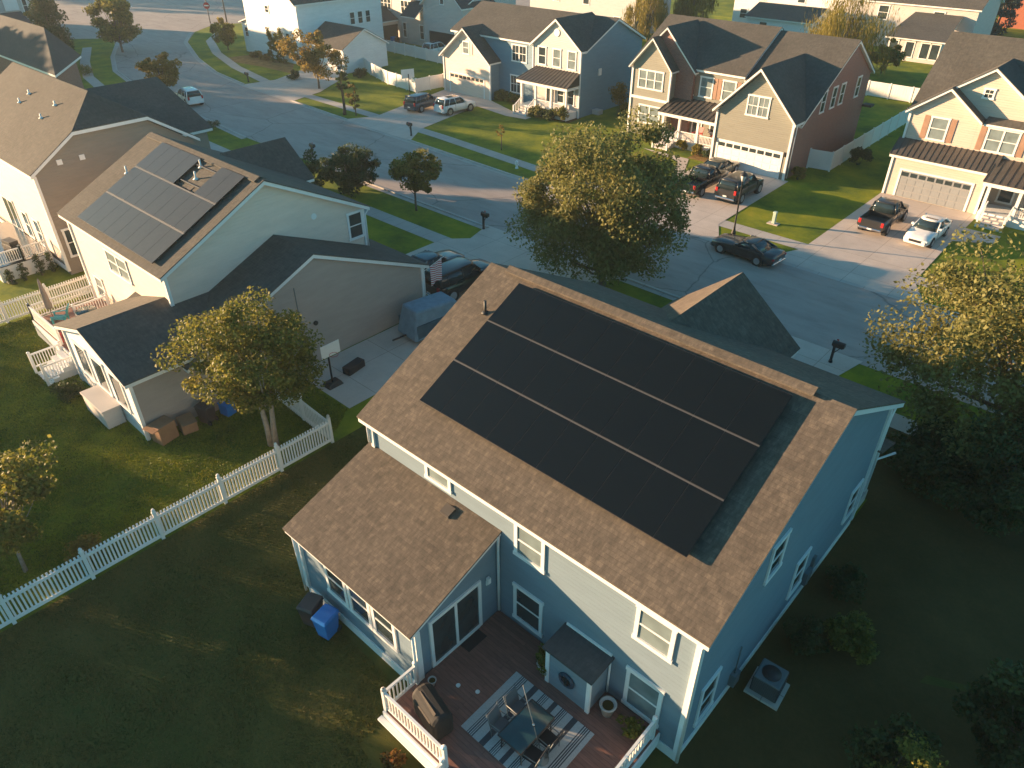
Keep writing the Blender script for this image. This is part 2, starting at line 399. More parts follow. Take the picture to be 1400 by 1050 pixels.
# ------------------------------------------------------------------ houses
class House:
    def __init__(s, name, label, loc, wall='cream', roof='shingle2', cat='house', group=None):
        s.root = thing(name, label, cat, loc, 0, group)
        s.W = MB(); s.Rf = MB(); s.F = MB()
        s.wall = wall; s.roofm = roof
        s.extra_walls = {}
    def wallmb(s, m):
        if m == s.wall: return s.W
        return s.extra_walls.setdefault(m, MB())
    def gable(s, axis, a0, a1, b0, b1, ze, p, oh=.35, r0=.35, r1=.35, zb=0, wall=None, walls=True):
        """gable block: ridge along axis, a = along ridge, b = across, ze = roof surface height at the eave edge"""
        T = (lambda a, b, z: (a, b, z)) if axis == 'x' else (lambda a, b, z: (b, a, z))
        bm = (b0 + b1) / 2; zr = ze + p * (bm - b0 + oh); zw = ze + p * oh - .26
        if walls:
            sec = [(b0, zb), (b1, zb), (b1, zw), (bm, zr - .26), (b0, zw)]
            s.wallmb(wall or s.wall).prism([T(a0, *q) for q in sec], [T(a1, *q) for q in sec])
        A0, A1 = a0 - r0, a1 + r1
        for sg in (-1, 1):
            be = (b0 - oh) if sg < 0 else (b1 + oh)
            s.Rf.slab([T(A0, be, ze), T(A1, be, ze), T(A1, bm, zr), T(A0, bm, zr)], .055)
            i = .03
            s.F.slab([T(A0 + i, be - sg * i, ze + p * i), T(A1 - i, be - sg * i, ze + p * i), T(A1 - i, bm, zr), T(A0 + i, bm, zr)], .2, 0, -.056)
        return zr
    def shed(s, pts, t=.055, fascia=True, dz=-.056):
        s.Rf.slab(pts, t)
        if fascia:
            c = sum((Vector(q) for q in pts), Vector()) / len(pts)
            ins = [Vector(q) + (c - Vector(q)).normalized() * .04 for q in pts]
            s.F.slab(ins, .17, 0, dz)
    def corner(s, x, y, z0, z1, w=.06):
        s.F.box(x - w - .012, x + w + .012, y - w - .012, y + w + .012, z0, z1)
    def face(s, face, plane):
        return {'-y': lambda u, v, d: (u, plane - d, v), '+x': lambda u, v, d: (plane + d, u, v),
                '+y': lambda u, v, d: (u, plane + d, v), '-x': lambda u, v, d: (plane - d, u, v)}[face]
    def fbox(s, mb, P, u0, u1, v0, v1, d0, d1, m=0):
        mb.hexa([P(u0, v0, d0), P(u1, v0, d0), P(u1, v0, d1), P(u0, v0, d1), P(u0, v1, d0), P(u1, v1, d0), P(u1, v1, d1), P(u0, v1, d1)], m)
    def win(s, face, plane, c, z0, w, h, n=1, pane='glass', grid=False, shut=None, trim=.11, name='window', rail=True):
        P = s.face(face, plane); u0, u1, z1 = c - w / 2, c + w / 2, z0 + h
        f = MB()
        s.fbox(f, P, u0 - .02, u0 + trim, z0, z1, .002, .055); s.fbox(f, P, u1 - trim, u1 + .02, z0, z1, .002, .055)
        s.fbox(f, P, u0 - .05, u1 + .05, z1 - trim, z1 + .03, .003, .07); s.fbox(f, P, u0 - .05, u1 + .05, z0 - .03, z0 + trim, .003, .075)
        for i in range(1, n):
            q = u0 + w * i / n; s.fbox(f, P, q - .06, q + .06, z0 + trim, z1 - trim, .004, .054)
        g = MB()
        for i in range(n):
            a = u0 + w * i / n + (trim if i == 0 else .06); b = u0 + w * (i + 1) / n - (trim if i == n - 1 else .06)
            zm = (z0 + z1) / 2
            if rail: s.fbox(f, P, a, b, zm - .03, zm + .03, .005, .045)
            if grid:
                s.fbox(f, P, (a + b) / 2 - .015, (a + b) / 2 + .015, z0 + trim, z1 - trim, .006, .04)
            if rail:
                s.fbox(g, P, a, b, z0 + trim, zm - .03, .006, .02); s.fbox(g, P, a, b, zm + .03, z1 - trim, .006, .026)
            else: s.fbox(g, P, a, b, z0 + trim, z1 - trim, .006, .022)
        o = f.build(name, M['white'], s.root)
        if isinstance(pane, str): pane = (pane,)
        g.build('pane', M[pane[0]], o)
        if shut:
            for q in (u0 - .30, u1 + .30):
                k = MB(); s.fbox(k, P, q - .2, q + .2, z0, z1, .002, .045); k.build('shutter', M[shut], s.root)
        return o
    def garage(s, face, plane, c, z0, w, h, mat='white', windows=True):
        P = s.face(face, plane)
        f = MB()
        s.fbox(f, P, c - w / 2 - .16, c - w / 2, z0, z0 + h + .14, .002, .05); s.fbox(f, P, c + w / 2, c + w / 2 + .16, z0, z0 + h + .14, .002, .05)
        s.fbox(f, P, c - w / 2, c + w / 2, z0 + h, z0 + h + .14, .002, .05)
        f.build('door_surround', M['white'], s.root)
        d = MB(); rows = 4; cols = 8 if w > 3 else 4
        for r_ in range(rows):
            s.fbox(d, P, c - w / 2, c + w / 2, z0 + h * r_ / rows + .006, z0 + h * (r_ + 1) / rows - .006, .003, .02)
            for k in range(cols):
                if windows and r_ == rows - 1: continue
                a = c - w / 2 + w * k / cols
                s.fbox(d, P, a + .06, a + w / cols - .06, z0 + h * r_ / rows + .09, z0 + h * (r_ + 1) / rows - .09, .0205, .032)
        o = d.build('garage_door', M[mat], s.root)
        if windows:
            g = MB()
            for k in range(cols):
                a = c - w / 2 + w * k / cols
                s.fbox(g, P, a + .07, a + w / cols - .07, z0 + h * .8, z0 + h * .95, .0205, .03)
            g.build('pane', M['glass'], o)
    def downspout(s, pts):
        m = MB(); m.tube(pts, .05, 6); m.build('downspout', M['white'], s.root)
    def pipe(s, x, y, z, h=.45, mat='black', r=.05):
        m = MB(); m.tube([(x, y, z - .25), (x, y, z + h)], r, 8, 0); m.lathe([(.16, 0), (.14, .03), (r + .02, .09)], (x, y, z), 10, 0)
        m.build('vent_pipe', M[mat], s.root)
    def part(s, name, mb, mat, bevel=0):
        return mb.build(name, M[mat] if isinstance(mat, str) else mat, s.root, bevel=bevel)
    def porch(s, x0, x1, y0, y1, zf, zlo, zhi, cols, steps=None, rail=None, roofm='metalroof', ribs=True, base='white', face=1, rl=0, rr=0):
        """front porch: y0 = street side, y1 = house wall"""
        d = MB(); d.box(x0, x1, y0, y1 - .01, 0, zf); s.part('porch_floor', d, 'stone' if base == 'stone' else base)
        r = MB(); sgn = 1
        oy = .35
        r.slab([(x0 - .3, y0 - oy, zlo), (x1 + .3, y0 - oy, zlo), (x1 + .3 - rr, y1, zhi), (x0 - .3 + rl, y1, zhi)], .05)
        if ribs:
            n = max(3, int((x1 - x0) / .45))
            for i in range(n + 1):
                q = i / n
                xa = x0 - .3 + (x1 - x0 + .6) * q; xb = (x0 - .3 + rl) + (x1 - x0 + .6 - rl - rr) * q
                r.hexa([(xa - .02, y0 - oy, zlo + .001), (xa + .02, y0 - oy, zlo + .001), (xb + .02, y1, zhi + .001), (xb - .02, y1, zhi + .001),
                        (xa - .02, y0 - oy, zlo + .05), (xa + .02, y0 - oy, zlo + .05), (xb + .02, y1, zhi + .05), (xb - .02, y1, zhi + .05)])
        if rl: r.face([(x0 - .3, y0 - oy, zlo), (x0 - .3 + rl, y1, zhi), (x0 - .3, y1, zlo)])
        if rr: r.face([(x1 + .3, y0 - oy, zlo), (x1 + .3, y1, zlo), (x1 + .3 - rr, y1, zhi)])
        s.part('porch_roof', r, roofm)
        f = MB(); f.box(x0 - .24, x1 + .24, y0 - oy + .04, y0 + .14, zlo - .33, zlo - .055)
        f.box(x0 - .24, x0 - .06, y0 + .14, y1 - .02, zlo - .33, zlo - .055); f.box(x1 + .06, x1 + .24, y0 + .14, y1 - .02, zlo - .33, zlo - .055)
        s.part('porch_beam', f, 'white')
        for cx in cols:
            c = MB(); c.box(cx - .11, cx + .11, y0 + .01, y0 + .23, zf, zlo - .331); c.box(cx - .15, cx + .15, y0 - .03, y0 + .27, zf + .001, zf + .16)
            s.part('porch_column', c, 'white')
        if rail:
            for a, b in rail:
                c = MB(); c.box(a, b, y0 + .08, y0 + .15, zf + .82, zf + .89); c.box(a, b, y0 + .09, y0 + .14, zf + .1, zf + .16)
                n = int((b - a) / .14)
                for i in range(n): q = a + (b - a) * (i + .5) / n; c.box(q - .022, q + .022, y0 + .095, y0 + .135, zf + .16, zf + .82)
                s.part('porch_railing', c, 'white')
        if steps:
            a, b, n, run = steps
            c = MB()
            for i in range(n): c.box(a, b, y0 - run * (n - i) / n, y0 - .001 - .004 * i, 0 if i == 0 else zf * i / (n + 1) + .001, zf * (i + 1) / (n + 1))
            o = s.part('porch_steps', c, 'concrete' if base == 'stone' else 'lgrey')
            for q in (a - .06, b + .06):
                k = MB(); k.hexa([(q - .04, y0 - run, .75), (q + .04, y0 - run, .75), (q + .04, y0, zf + .8), (q - .04, y0, zf + .8), (q - .04, y0 - run, .85), (q + .04, y0 - run, .85), (q + .04, y0, zf + .9), (q - .04, y0, zf + .9)])
                k.box(q - .06, q + .06, y0 - run - .06, y0 - run + .06, 0, .95)
                for i in range(6):
                    yy = y0 - run + run * (i + .5) / 6; zz = .75 + (zf + .05) * (i + .5) / 6
                    k.box(q - .02, q + .02, yy - .02, yy + .02, .05 + zf * (i + .5) / 6 * .9, zz)
                k.build('step_railing', M['white'], s.root)
    def finish(s):
        if s.W.v: s.W.build('wall', M[s.wall], s.root)
        for k, mb in s.extra_walls.items(): tag(mb.build('wall', M[k], s.root), k.replace('tan', 'tan').replace('whites', 'white').replace('lgrey', 'pale grey').replace('blue2', 'steel blue').replace('taupe2', 'taupe') + ' clad wall')
        if s.Rf.v: s.Rf.build('roof', M[s.roofm], s.root)
        if s.F.v: s.F.build('white_trim', M['white'], s.root)

# ------------------------------------------------------------------ trees
def leaf_mesh(name, cents, sig, nleaf, size, mat, seed, droop=0, flat=.75):
    rg = np.random.default_rng(seed)
    cents = np.asarray(cents); k = rg.integers(0, len(cents), nleaf)
    sg = np.asarray(sig)[k][:, None] if np.ndim(sig) else sig
    g = rg.normal(size=(nleaf, 3)); g /= np.linalg.norm(g, axis=1)[:, None]
    rad = rg.random((nleaf, 1)) ** .45
    p = cents[k] + g * rad * sg * np.array([1, 1, flat]) * 1.55
    if droop:
        p[:, 2] -= rg.random(nleaf) ** 1.2 * droop
    n = rg.normal(size=(nleaf, 3)) + np.array([0, 0, .5]) + g * .6; n /= np.linalg.norm(n, axis=1)[:, None]
    a = rg.normal(size=(nleaf, 3)); u = np.cross(n, a); u /= np.linalg.norm(u, axis=1)[:, None]; w = np.cross(n, u)
    s1 = size * rg.uniform(.6, 1.3, (nleaf, 1)); s2 = s1 * rg.uniform(.5, .8, (nleaf, 1))
    if droop: u = u * .3 + np.array([0, 0, -1]); s1 *= 1.8; s2 *= .45
    q = np.stack([p - u * s1, p - w * s2 + u * s1 * .1, p + u * s1, p + w * s2 + u * s1 * .1], 1).reshape(-1, 3)
    me = bpy.data.meshes.new(name)
    me.vertices.add(nleaf * 4); me.vertices.foreach_set('co', q.ravel())
    me.loops.add(nleaf * 4); me.loops.foreach_set('vertex_index', np.arange(nleaf * 4, dtype=np.int32))
    me.polygons.add(nleaf); me.polygons.foreach_set('loop_start', np.arange(0, nleaf * 4, 4, dtype=np.int32))
    me.update(calc_edges=True); me.materials.append(mat)
    return me

def tree(name, label, loc, h, rad, zlow, mat, nleaf, size, seed, ncl=60, cat='tree', group=None, bark='bark', trunks=1, lean=(0, 0), shape='round', droop=0, flat=.75, trunk_r=None, lob=.28):
    rnd = random.Random(seed)
    root = thing(name, label, cat, loc, 0, group)
    rz = (h - zlow) / 2; cz = zlow + rz
    cents = []; sig = []
    lobes = [(Vector((rnd.gauss(0, 1), rnd.gauss(0, 1), rnd.gauss(0, .8))).normalized(), rnd.uniform(-lob, lob)) for _ in range(9)]
    for i in range(ncl):
        d = Vector((rnd.gauss(0, 1), rnd.gauss(0, 1), rnd.gauss(0, 1))).normalized()
        k = 1 + sum(b * max(0, d.dot(a)) ** 3 for a, b in lobes)
        rr = (.28 + .68 * rnd.random() ** .6) * k
        if shape == 'cone':
            t = rnd.random() ** .8; wd = (1 - t) * .92 + .06; ang = rnd.uniform(0, 6.283); q = rnd.random() ** .4 * wd
            cents.append((rad * q * math.cos(ang), rad * q * math.sin(ang), zlow + (h - zlow) * t * .97)); sig.append(rad * .2 * (1.15 - t))
        elif shape == 'column':
            t = rnd.random(); wd = min(1, 3 * t + .5) * min(1, (1 - t) * 2.6 + .1); ang = rnd.uniform(0, 6.283); q = rnd.random() ** .5 * wd
            cents.append((rad * q * .75 * math.cos(ang), rad * q * .75 * math.sin(ang), zlow + (h - zlow) * t * .95)); sig.append(rad * .3)
        else:
            zz = d.z * rr * rz
            if zz < 0: zz *= .85
            cents.append((d.x * rr * rad + lean[0], d.y * rr * rad + lean[1], cz + zz)); sig.append(rad * rnd.uniform(.09, .21))
    me = leaf_mesh('crown', cents, sig, nleaf, size, mat, seed, droop, flat)
    o = bpy.data.objects.new('crown', me); COL.objects.link(o); o.parent = root
    t = MB(); tr = trunk_r or max(.05, h * .018)
    top = cz + rz * (.35 if shape == 'round' else .6)
    for k in range(trunks):
        a = 6.283 * k / trunks + .6; off = .12 * (trunks > 1)
        bx, by = off * math.cos(a), off * math.sin(a)
        ex, ey = bx * 5 + lean[0] * .9, by * 5 + lean[1] * .9
        t.tube([(bx, by, -.1), (bx * 1.3 + lean[0] * .2 + rnd.uniform(-.05, .05), by * 1.3 + lean[1] * .2, max(zlow * .6, .3)), (bx * 2.5 + lean[0] * .6, by * 2.5 + lean[1] * .6, zlow + rz * .4), (ex, ey, top)], [tr * 1.25, tr, tr * .7, tr * .25], 7)
    if shape == 'round' and rad > 1.2:
        big = sorted(range(ncl), key=lambda i: rnd.random())[:min(22, ncl)]
        for i in big:
            c = Vector(cents[i]); z0 = max(zlow * .8, min(c.z - .2, zlow + rz * rnd.uniform(.1, .6)))
            s0 = Vector((lean[0] * .5, lean[1] * .5, z0)); mid = s0.lerp(c, .5) + Vector((0, 0, -.06 * rad))
            t.tube([s0, mid, c], [tr * .5, tr * .3, tr * .08], 5)
    t.build('trunk', M[bark], root, local=True)
    return root

def shrub(name, label, loc, r, h, mat, n, size, seed, cat='shrub', group=None):
    root = thing(name, label, cat, loc, 0, group)
    rnd = random.Random(seed)
    cents = []; sig = []
    for i in range(16):
        a = rnd.uniform(0, 6.283); q = rnd.random() ** .5 * .75; z = rnd.uniform(.3, .9) * h * (1 - .35 * q)
        cents.append((r * q * math.cos(a), r * q * math.sin(a), z)); sig.append(min(r, h) * .26)
    me = leaf_mesh('foliage', cents, sig, n, size, mat, seed)
    o = bpy.data.objects.new('foliage', me); COL.objects.link(o); o.parent = root
    t = MB()
    for i in range(6):
        c = cents[i]; t.tube([(c[0] * .15, c[1] * .15, -.02), (c[0] * .6, c[1] * .6, c[2] * .6), c], [.02, .014, .006], 5)
    t.build('stem', M['bark'], root, local=True)
    return root

# ------------------------------------------------------------------ vehicles (front towards local +x)
def vehicle(name, label, cat, loc, heading, kind, body, group=None, rims='rim', tonneau=False):
    root = thing(name, label, cat, loc, heading, group)
    K = {'sedan': dict(L=4.8, W=1.84, sill=.24, hood=.86, belt=.95, roof=1.44, deck=1.0, cab=(-1.95, 1.0), top=(-1.05, .2), wr=.33, wb=(-1.42, 1.42)),
         'muscle': dict(L=4.9, W=1.92, sill=.22, hood=.86, belt=.92, roof=1.30, deck=.92, cab=(-1.75, .75), top=(-.75, .05), wr=.34, wb=(-1.35, 1.5)),
         'suv': dict(L=4.75, W=1.92, sill=.30, hood=1.03, belt=1.08, roof=1.70, deck=1.1, cab=(-2.25, 1.15), top=(-1.95, .4), wr=.38, wb=(-1.42, 1.42)),
         'bigsuv': dict(L=5.2, W=2.0, sill=.36, hood=1.15, belt=1.18, roof=1.86, deck=1.2, cab=(-2.5, 1.3), top=(-2.3, .6), wr=.42, wb=(-1.55, 1.6)),
         'pickup': dict(L=5.6, W=2.0, sill=.42, hood=1.18, belt=1.2, roof=1.88, deck=.8, cab=(-.75, 1.45), top=(-.55, .75), wr=.42, wb=(-1.75, 1.8))}[kind]
    L, W = K['L'], K['W']; h = L / 2; hw = W / 2; s = K['sill']; b = MB()
    pk = kind == 'pickup'
    # body stations: x, width factor, top height
    cabr, cabf = K['cab']
    if pk: st = [(-h, .93, K['belt'] - .04), (-h + .06, .985, K['belt']), (cabr - .03, 1, K['belt'])]
    else: st = [(-h, .80, K['deck'] - .16), (-h + .12, .92, K['deck'] - .02), (cabr - .02, .985, K['deck'] if kind in ('sedan', 'muscle') else K['belt'])]
    st += [(cabr + .6, 1, K['belt']), (0, 1, K['belt']), (cabf - .1, .995, K['belt'] - .02), (cabf + .35, .985, K['hood'] + .01), (h - .55, .95, K['hood'] - .05), (h - .14, .88, K['hood'] - .14), (h, .76, K['hood'] - .3)]
    rings = []
    for x, wf, zt in st:
        w = hw * wf; zb = s + (.12 if abs(x) > h - .1 else 0)
        zm = s + (zt - s) * .55
        half = [(w * .86, zb), (w * .98, zb + .1), (w, zm), (w * .965, zt - .07), (w * .88, zt), (w * .4, zt + .025)]
        rings.append([(x, y, z) for y, z in half] + [(x, -y, z) for y, z in half[::-1]])
    n = len(rings[0]); vs = [q for r_ in rings for q in r_]; fs = []
    for i in range(len(rings) - 1):
        for k in range(n): fs.append((i * n + k, i * n + (k + 1) % n, (i + 1) * n + (k + 1) % n, (i + 1) * n + k))
    if pk:  # open bed: drop the top faces behind the cab, then line it
        fs = [f for f in fs if not (f[0] // n < 2 and f[0] % n in (4, 5, 6))]
    b.mesh(vs, fs, 0, True); b.face(rings[0][::-1]); b.face(rings[-1])
    if pk:
        i0 = -h + .1
        for sg in (-1, 1):
            y = sg * (hw * .86); b.face([(i0, y, .8), (cabr, y, .8), (cabr, y, K['belt'] - .0), (i0, y, K['belt'] - .0)], 1)
            b.face([(i0, y, K['belt']), (cabr, y, K['belt']), (cabr, sg * hw * .9, K['belt'] + .003), (i0, sg * hw * .9, K['belt'] + .003)], 0)
        b.face([(i0, -hw * .86, .8), (cabr, -hw * .86, .8), (cabr, hw * .86, .8), (i0, hw * .86, .8)], 1)
        b.face([(i0, -hw * .86, .8), (i0, hw * .86, .8), (i0, hw * .86, K['belt']), (i0, -hw * .86, K['belt'])], 1)
        b.face([(i0, -hw * .9, K['belt'] + .002), (i0, hw * .9, K['belt'] + .002), (-h - .01, hw * .84, K['belt'] - .03), (-h - .01, -hw * .84, K['belt'] - .03)], 0)
        b.face([(cabr - .005, -hw * .86, .8), (cabr - .005, hw * .86, .8), (cabr - .005, hw * .86, K['belt']), (cabr - .005, -hw * .86, K['belt'])], 0)
    bo = b.build('body', [M[body], M['rubber']], root, local=True)
    # cabin glass
    tr, tf = K['top']; zr = K['roof']; zb = K['belt'] - .03; wb_, wt = hw * .93, hw * .74
    def ring(xr, xf, w, z, c=.16):
        return [(xr + c * .4, -w, z), (xf - c, -w, z), (xf, -w * .62, z), (xf + .06, 0, z), (xf, w * .62, z), (xf - c, w, z), (xr + c * .4, w, z), (xr, w * .7, z), (xr - .03, 0, z), (xr, -w * .7, z)]
    g = MB(); g.prism(ring(cabr, cabf, wb_, zb), ring(tr, tf, wt, zr - .05), 0, True); g.build('cabin_glass', M['carglass'], root, local=True)
    rf = MB(); rf.prism(ring(tr - .03, tf + .05, wt + .03, zr - .055, .2), ring(tr + .12, tf - .12, wt * .8, zr, .2), 0, True)
    lo, hi = ring(cabr, cabf, wb_, zb), ring(tr, tf, wt, zr - .05)
    def pil(p, q, w=.045): rf.tube([p, q], w, 6)
    for i in (1, 5): pil(lo[i], hi[i])
    for i in (0, 6): pil(lo[i], hi[i], .06)
    for sg in (-1, 1):
        xs = [(cabr + cabf) / 2 - .1] if kind in ('sedan', 'pickup', 'muscle') else [(cabr + cabf) / 2 + .05, cabr + .75]
        for x in xs: pil((x, sg * wb_ * 1.0, zb), (x * .6 + (tr + tf) / 2 * .4 if kind != 'bigsuv' else x, sg * wt, zr - .05), .035)
    rf.build('roof', M[body], root, local=True)
    if kind in ('suv', 'sedan') and body == 'pwhite':
        sr = MB(); sr.box(tr + .75, tf - .25, -wt * .6, wt * .6, zr - .02, zr + .006); sr.build('sunroof', M['carglass'], root, local=True)
    # trim, lamps, bumpers, plates, mirrors
    for sg in (-1, 1):
        l = MB(); l.box(h - .2, h - .05, sg * hw * .66 - .2, sg * hw * .66 + .2, K['hood'] - .32, K['hood'] - .2); l.build('headlight', M['headlamp'], root, local=True, bevel=.03)
        l = MB(); zz = K['deck'] - .3 if not pk else K['belt'] - .38
        l.box(-h - .012, -h + .1, sg * hw * .8 - .1, sg * hw * .8 + .1, zz, zz + (.34 if pk or 'suv' in kind else .14)); l.build('tail_light', M['redlamp'], root, local=True, bevel=.02)
        m_ = MB(); m_.box(cabf - .55, cabf - .35, sg * (hw + .02) - .1, sg * (hw + .02) + .1, K['belt'] + .02, K['belt'] + .18); m_.build('mirror', M[body], root, local=True, bevel=.03)
    gr = MB(); gr.box(h - .06, h + .012, -hw * .45, hw * .45, K['hood'] - .45, K['hood'] - .25); gr.build('grille', M['black'], root, local=True)
    for a_, b_, c_ in ((h - .2, h + .05, .78), (-h - .06, -h + .2, .82)):
        bp = MB(); bp.box(a_, b_, -hw * c_, hw * c_, s + .05, s + .21); bp.build('bumper', M['chrome' if kind in ('muscle', 'pickup', 'bigsuv') else body], root, local=True, bevel=.04)
    xs_ = [cabf - .35, (cabr + cabf) / 2 - .1] + ([cabr + .5] if kind in ('suv', 'bigsuv', 'pickup') else [])
    for sg in (-1, 1):
        for x in xs_:
            sm = MB(); sm.box(x - .008, x + .008, sg * hw * .985 - .02, sg * hw * .985 + .02, s + .15, K['belt'] - .06); sm.build('door_seam', M['black'], root, local=True)
    pl = MB(); pl.box(-h - .075, -h - .062, -.16, .16, s + .08 if pk else s + .28, s + .19 if pk else s + .39); pl.build('number_plate', M['white'], root, local=True)
    r = K['wr']
    for x in K['wb']:
        for sg in (-1, 1):
            def disc(r0, y0, y1, mat, nm, par):
                q = MB(); nn = 18
                lo_ = [(x + r0 * math.cos(2 * math.pi * k / nn), y0, r + r0 * math.sin(2 * math.pi * k / nn)) for k in range(nn)]
                hi_ = [(a, y1, c) for a, _, c in lo_]; q.prism(lo_, hi_); return q.build(nm, M[mat], par, local=True, bevel=.02 if nm == 'wheel' else 0)
            disc(r + .07, sg * (hw - .3), sg * (hw + .004), 'rubber', 'wheel_arch', root)
            w = disc(r, sg * (hw - .2), sg * (hw + .02), 'rubber', 'wheel', root)
            disc(r * .66, sg * (hw - .05), sg * (hw + .03), rims, 'rim', w)
    return root

# ------------------------------------------------------------------ fences and small street things
def picket_fence(label, pts, h=1.25, post_gap=2.4, group='white picket fences', first=True, w=.07, gap=.135, thick=.13):
    root = thing('picket_fence', label, 'fence', (*pts[0], 0), 0, group)
    for (xa, ya), (xb, yb) in zip(pts[:-1], pts[1:]):
        Ln = math.hypot(xb - xa, yb - ya); n = max(1, round(Ln / post_gap)); ux, uy = (xb - xa) / Ln, (yb - ya) / Ln; px, py = -uy, ux
        def bx(mb, s0, s1, z0, z1, t, off=0):
            a = (xa + ux * s0 + px * off, ya + uy * s0 + py * off); b = (xa + ux * s1 + px * off, ya + uy * s1 + py * off)
            q = [(a[0] + px * t, a[1] + py * t), (a[0] - px * t, a[1] - py * t), (b[0] - px * t, b[1] - py * t), (b[0] + px * t, b[1] + py * t)]
            mb.prism([(*k, z0) for k in q], [(*k, z1) for k in q])
        for i in range(n + 1):
            s = Ln * i / n
            p = MB(); bx(p, s - thick / 2, s + thick / 2, 0, h + .1, thick / 2)
            q = (xa + ux * s, ya + uy * s); p.lathe([(thick * .75, 0), (thick * .75, .03), (.05, .07), (.075, .13), (.04, .2)], (*q, h + .101), 8)
            p.build('post', M['vinyl'], root)
            if i < n:
                m = MB(); s0, s1 = s + thick / 2, s + Ln / n - thick / 2
                bx(m, s0, s1, .12, .24, .035); bx(m, s0, s1, h - .22, h - .11, .035)
                k = int((s1 - s0) / gap)
                for j in range(k):
                    c = s0 + (s1 - s0) * (j + .5) / k
                    bx(m, c - w / 2, c + w / 2, .06, h, .012, .048)
                m.build('picket_panel', M['vinyl'], root)
    return root

def vinyl_fence(label, pts, h=1.5, gap=2.4, group='white solid fences'):
    root = thing('vinyl_fence', label, 'fence', (*pts[0], 0), 0, group)
    for (xa, ya), (xb, yb) in zip(pts[:-1], pts[1:]):
        Ln = math.hypot(xb - xa, yb - ya); n = max(1, round(Ln / gap)); ux, uy = (xb - xa) / Ln, (yb - ya) / Ln; px, py = -uy, ux
        def bx(mb, s0, s1, z0, z1, t):
            a = (xa + ux * s0, ya + uy * s0); b = (xa + ux * s1, ya + uy * s1)
            q = [(a[0] + px * t, a[1] + py * t), (a[0] - px * t, a[1] - py * t), (b[0] - px * t, b[1] - py * t), (b[0] + px * t, b[1] + py * t)]
            mb.prism([(*k, z0) for k in q], [(*k, z1) for k in q])
        for i in range(n + 1):
            s = Ln * i / n; p = MB(); bx(p, s - .065, s + .065, 0, h + .08, .065); p.build('post', M['vinyl'], root)
            if i < n:
                m = MB(); s0, s1 = s + .065, s + Ln / n - .065
                bx(m, s0, s1, .08, .22, .03); bx(m, s0, s1, h - .14, h, .03)
                k = int((s1 - s0) / .28)
                for j in range(k): a = s0 + (s1 - s0) * j / k; bx(m, a + .004, a + (s1 - s0) / k - .004, .22, h - .14, .018)
                m.build('board_panel', M['vinyl'], root)
    return root

def mailbox(label, loc, rz, h=1.2):
    root = thing('mailbox', label, 'mailbox', loc, rz, 'black kerbside mailboxes')
    p = MB(); p.box(-.06, .06, -.06, .06, 0, h - .12); p.box(-.05, .05, -.42, .1, h - .22, h - .13); p.tube([(0, -.3, h - .2), (0, -.06, h - .55)], .025, 6); p.lathe([(.12, 0), (.1, .12), (.07, .2)], (0, 0, 0), 10)
    p.build('post', M['black'], root, local=True)
    b = MB(); n = 9; sec = [(-.13, 0), (.13, 0)] + [(.13 * math.cos(math.pi * k / n), .16 + .13 * math.sin(math.pi * k / n)) for k in range(n + 1)]
    b.prism([(x, -.5, h - .13 + z) for x, z in sec], [(x, .14, h - .13 + z) for x, z in sec], 0, False); bo = b.build('box', M['black'], root, local=True)
    f = MB(); f.box(.131, .145, -.1, -.07, h, h + .2); f.box(.131, .145, -.1, .02, h + .12, h + .2); f.build('flag', M['red'], bo, local=True)
    return root

def street_lamp(label, loc, h=4.7):
    root = thing('street_lamp', label, 'street lamp', loc, 0, 'black post-top street lamps')
    p = MB(); p.lathe([(.18, 0), (.17, .25), (.1, .5), (.065, .8), (.05, h - .75), (.07, h - .72), (.09, h - .62)], (0, 0, 0), 12); p.build('post', M['black'], root, local=True)
    g = MB(); g.lathe([(.1, h - .62), (.2, h - .3), (.19, h - .22)], (0, 0, 0), 8); g.build('lantern_glass', M['headlamp'], root, local=True)
    c = MB(); c.lathe([(.3, h - .22), (.29, h - .18), (.14, h - .04), (.03, h + .06)], (0, 0, 0), 10); c.build('lantern_cap', M['black'], root, local=True)
    return root

def solar_array(label, P, nu, rows, us, vs, group, pm, skip=(), gapv=.05, off=.14):
    """P(u, v, d): point on the roof plane at u along the ridge, v up the slope, d above it"""
    root = thing('solar_array', label, 'solar panels', tuple(P(us[0], vs[0], 0)), 0, group)
    pw = (us[1] - us[0]) / nu; ph = (vs[1] - vs[0]) / rows
    def bx(mb, u0, u1, v0, v1, d0, d1, m=0):
        mb.hexa([P(u0, v0, d0), P(u1, v0, d0), P(u1, v1, d0), P(u0, v1, d0), P(u0, v0, d1), P(u1, v0, d1), P(u1, v1, d1), P(u0, v1, d1)], m)
    for r in range(rows):
        for i in range(nu):
            if (r, i) in skip: continue
            m = MB(); u0 = us[0] + pw * i + .003; u1 = u0 + pw - .006; v0 = vs[0] + ph * r + gapv / 2; v1 = v0 + ph - gapv
            bx(m, u0, u1, v0, v1, off - .04, off, 1)
            bx(m, u0 + .006, u1 - .006, v0 + .012, v1 - .012, off + .0005, off + .003, 0)
            m.build('solar_panel', [M[pm], M['black']], root)
    k = MB()
    for r in range(rows):
        for q in (.22, .78):
            v = vs[0] + ph * (r + q); bx(k, us[0] + .05, us[1] - .05, v - .02, v + .02, .02, off - .042)
    for r in range(1, rows):
        v = vs[0] + ph * r; bx(k, us[0], us[1], v - gapv / 2 + .006, v + gapv / 2 - .006, off - .05, off - .006)
    k.build('rail', M['alu'], root)
    return root

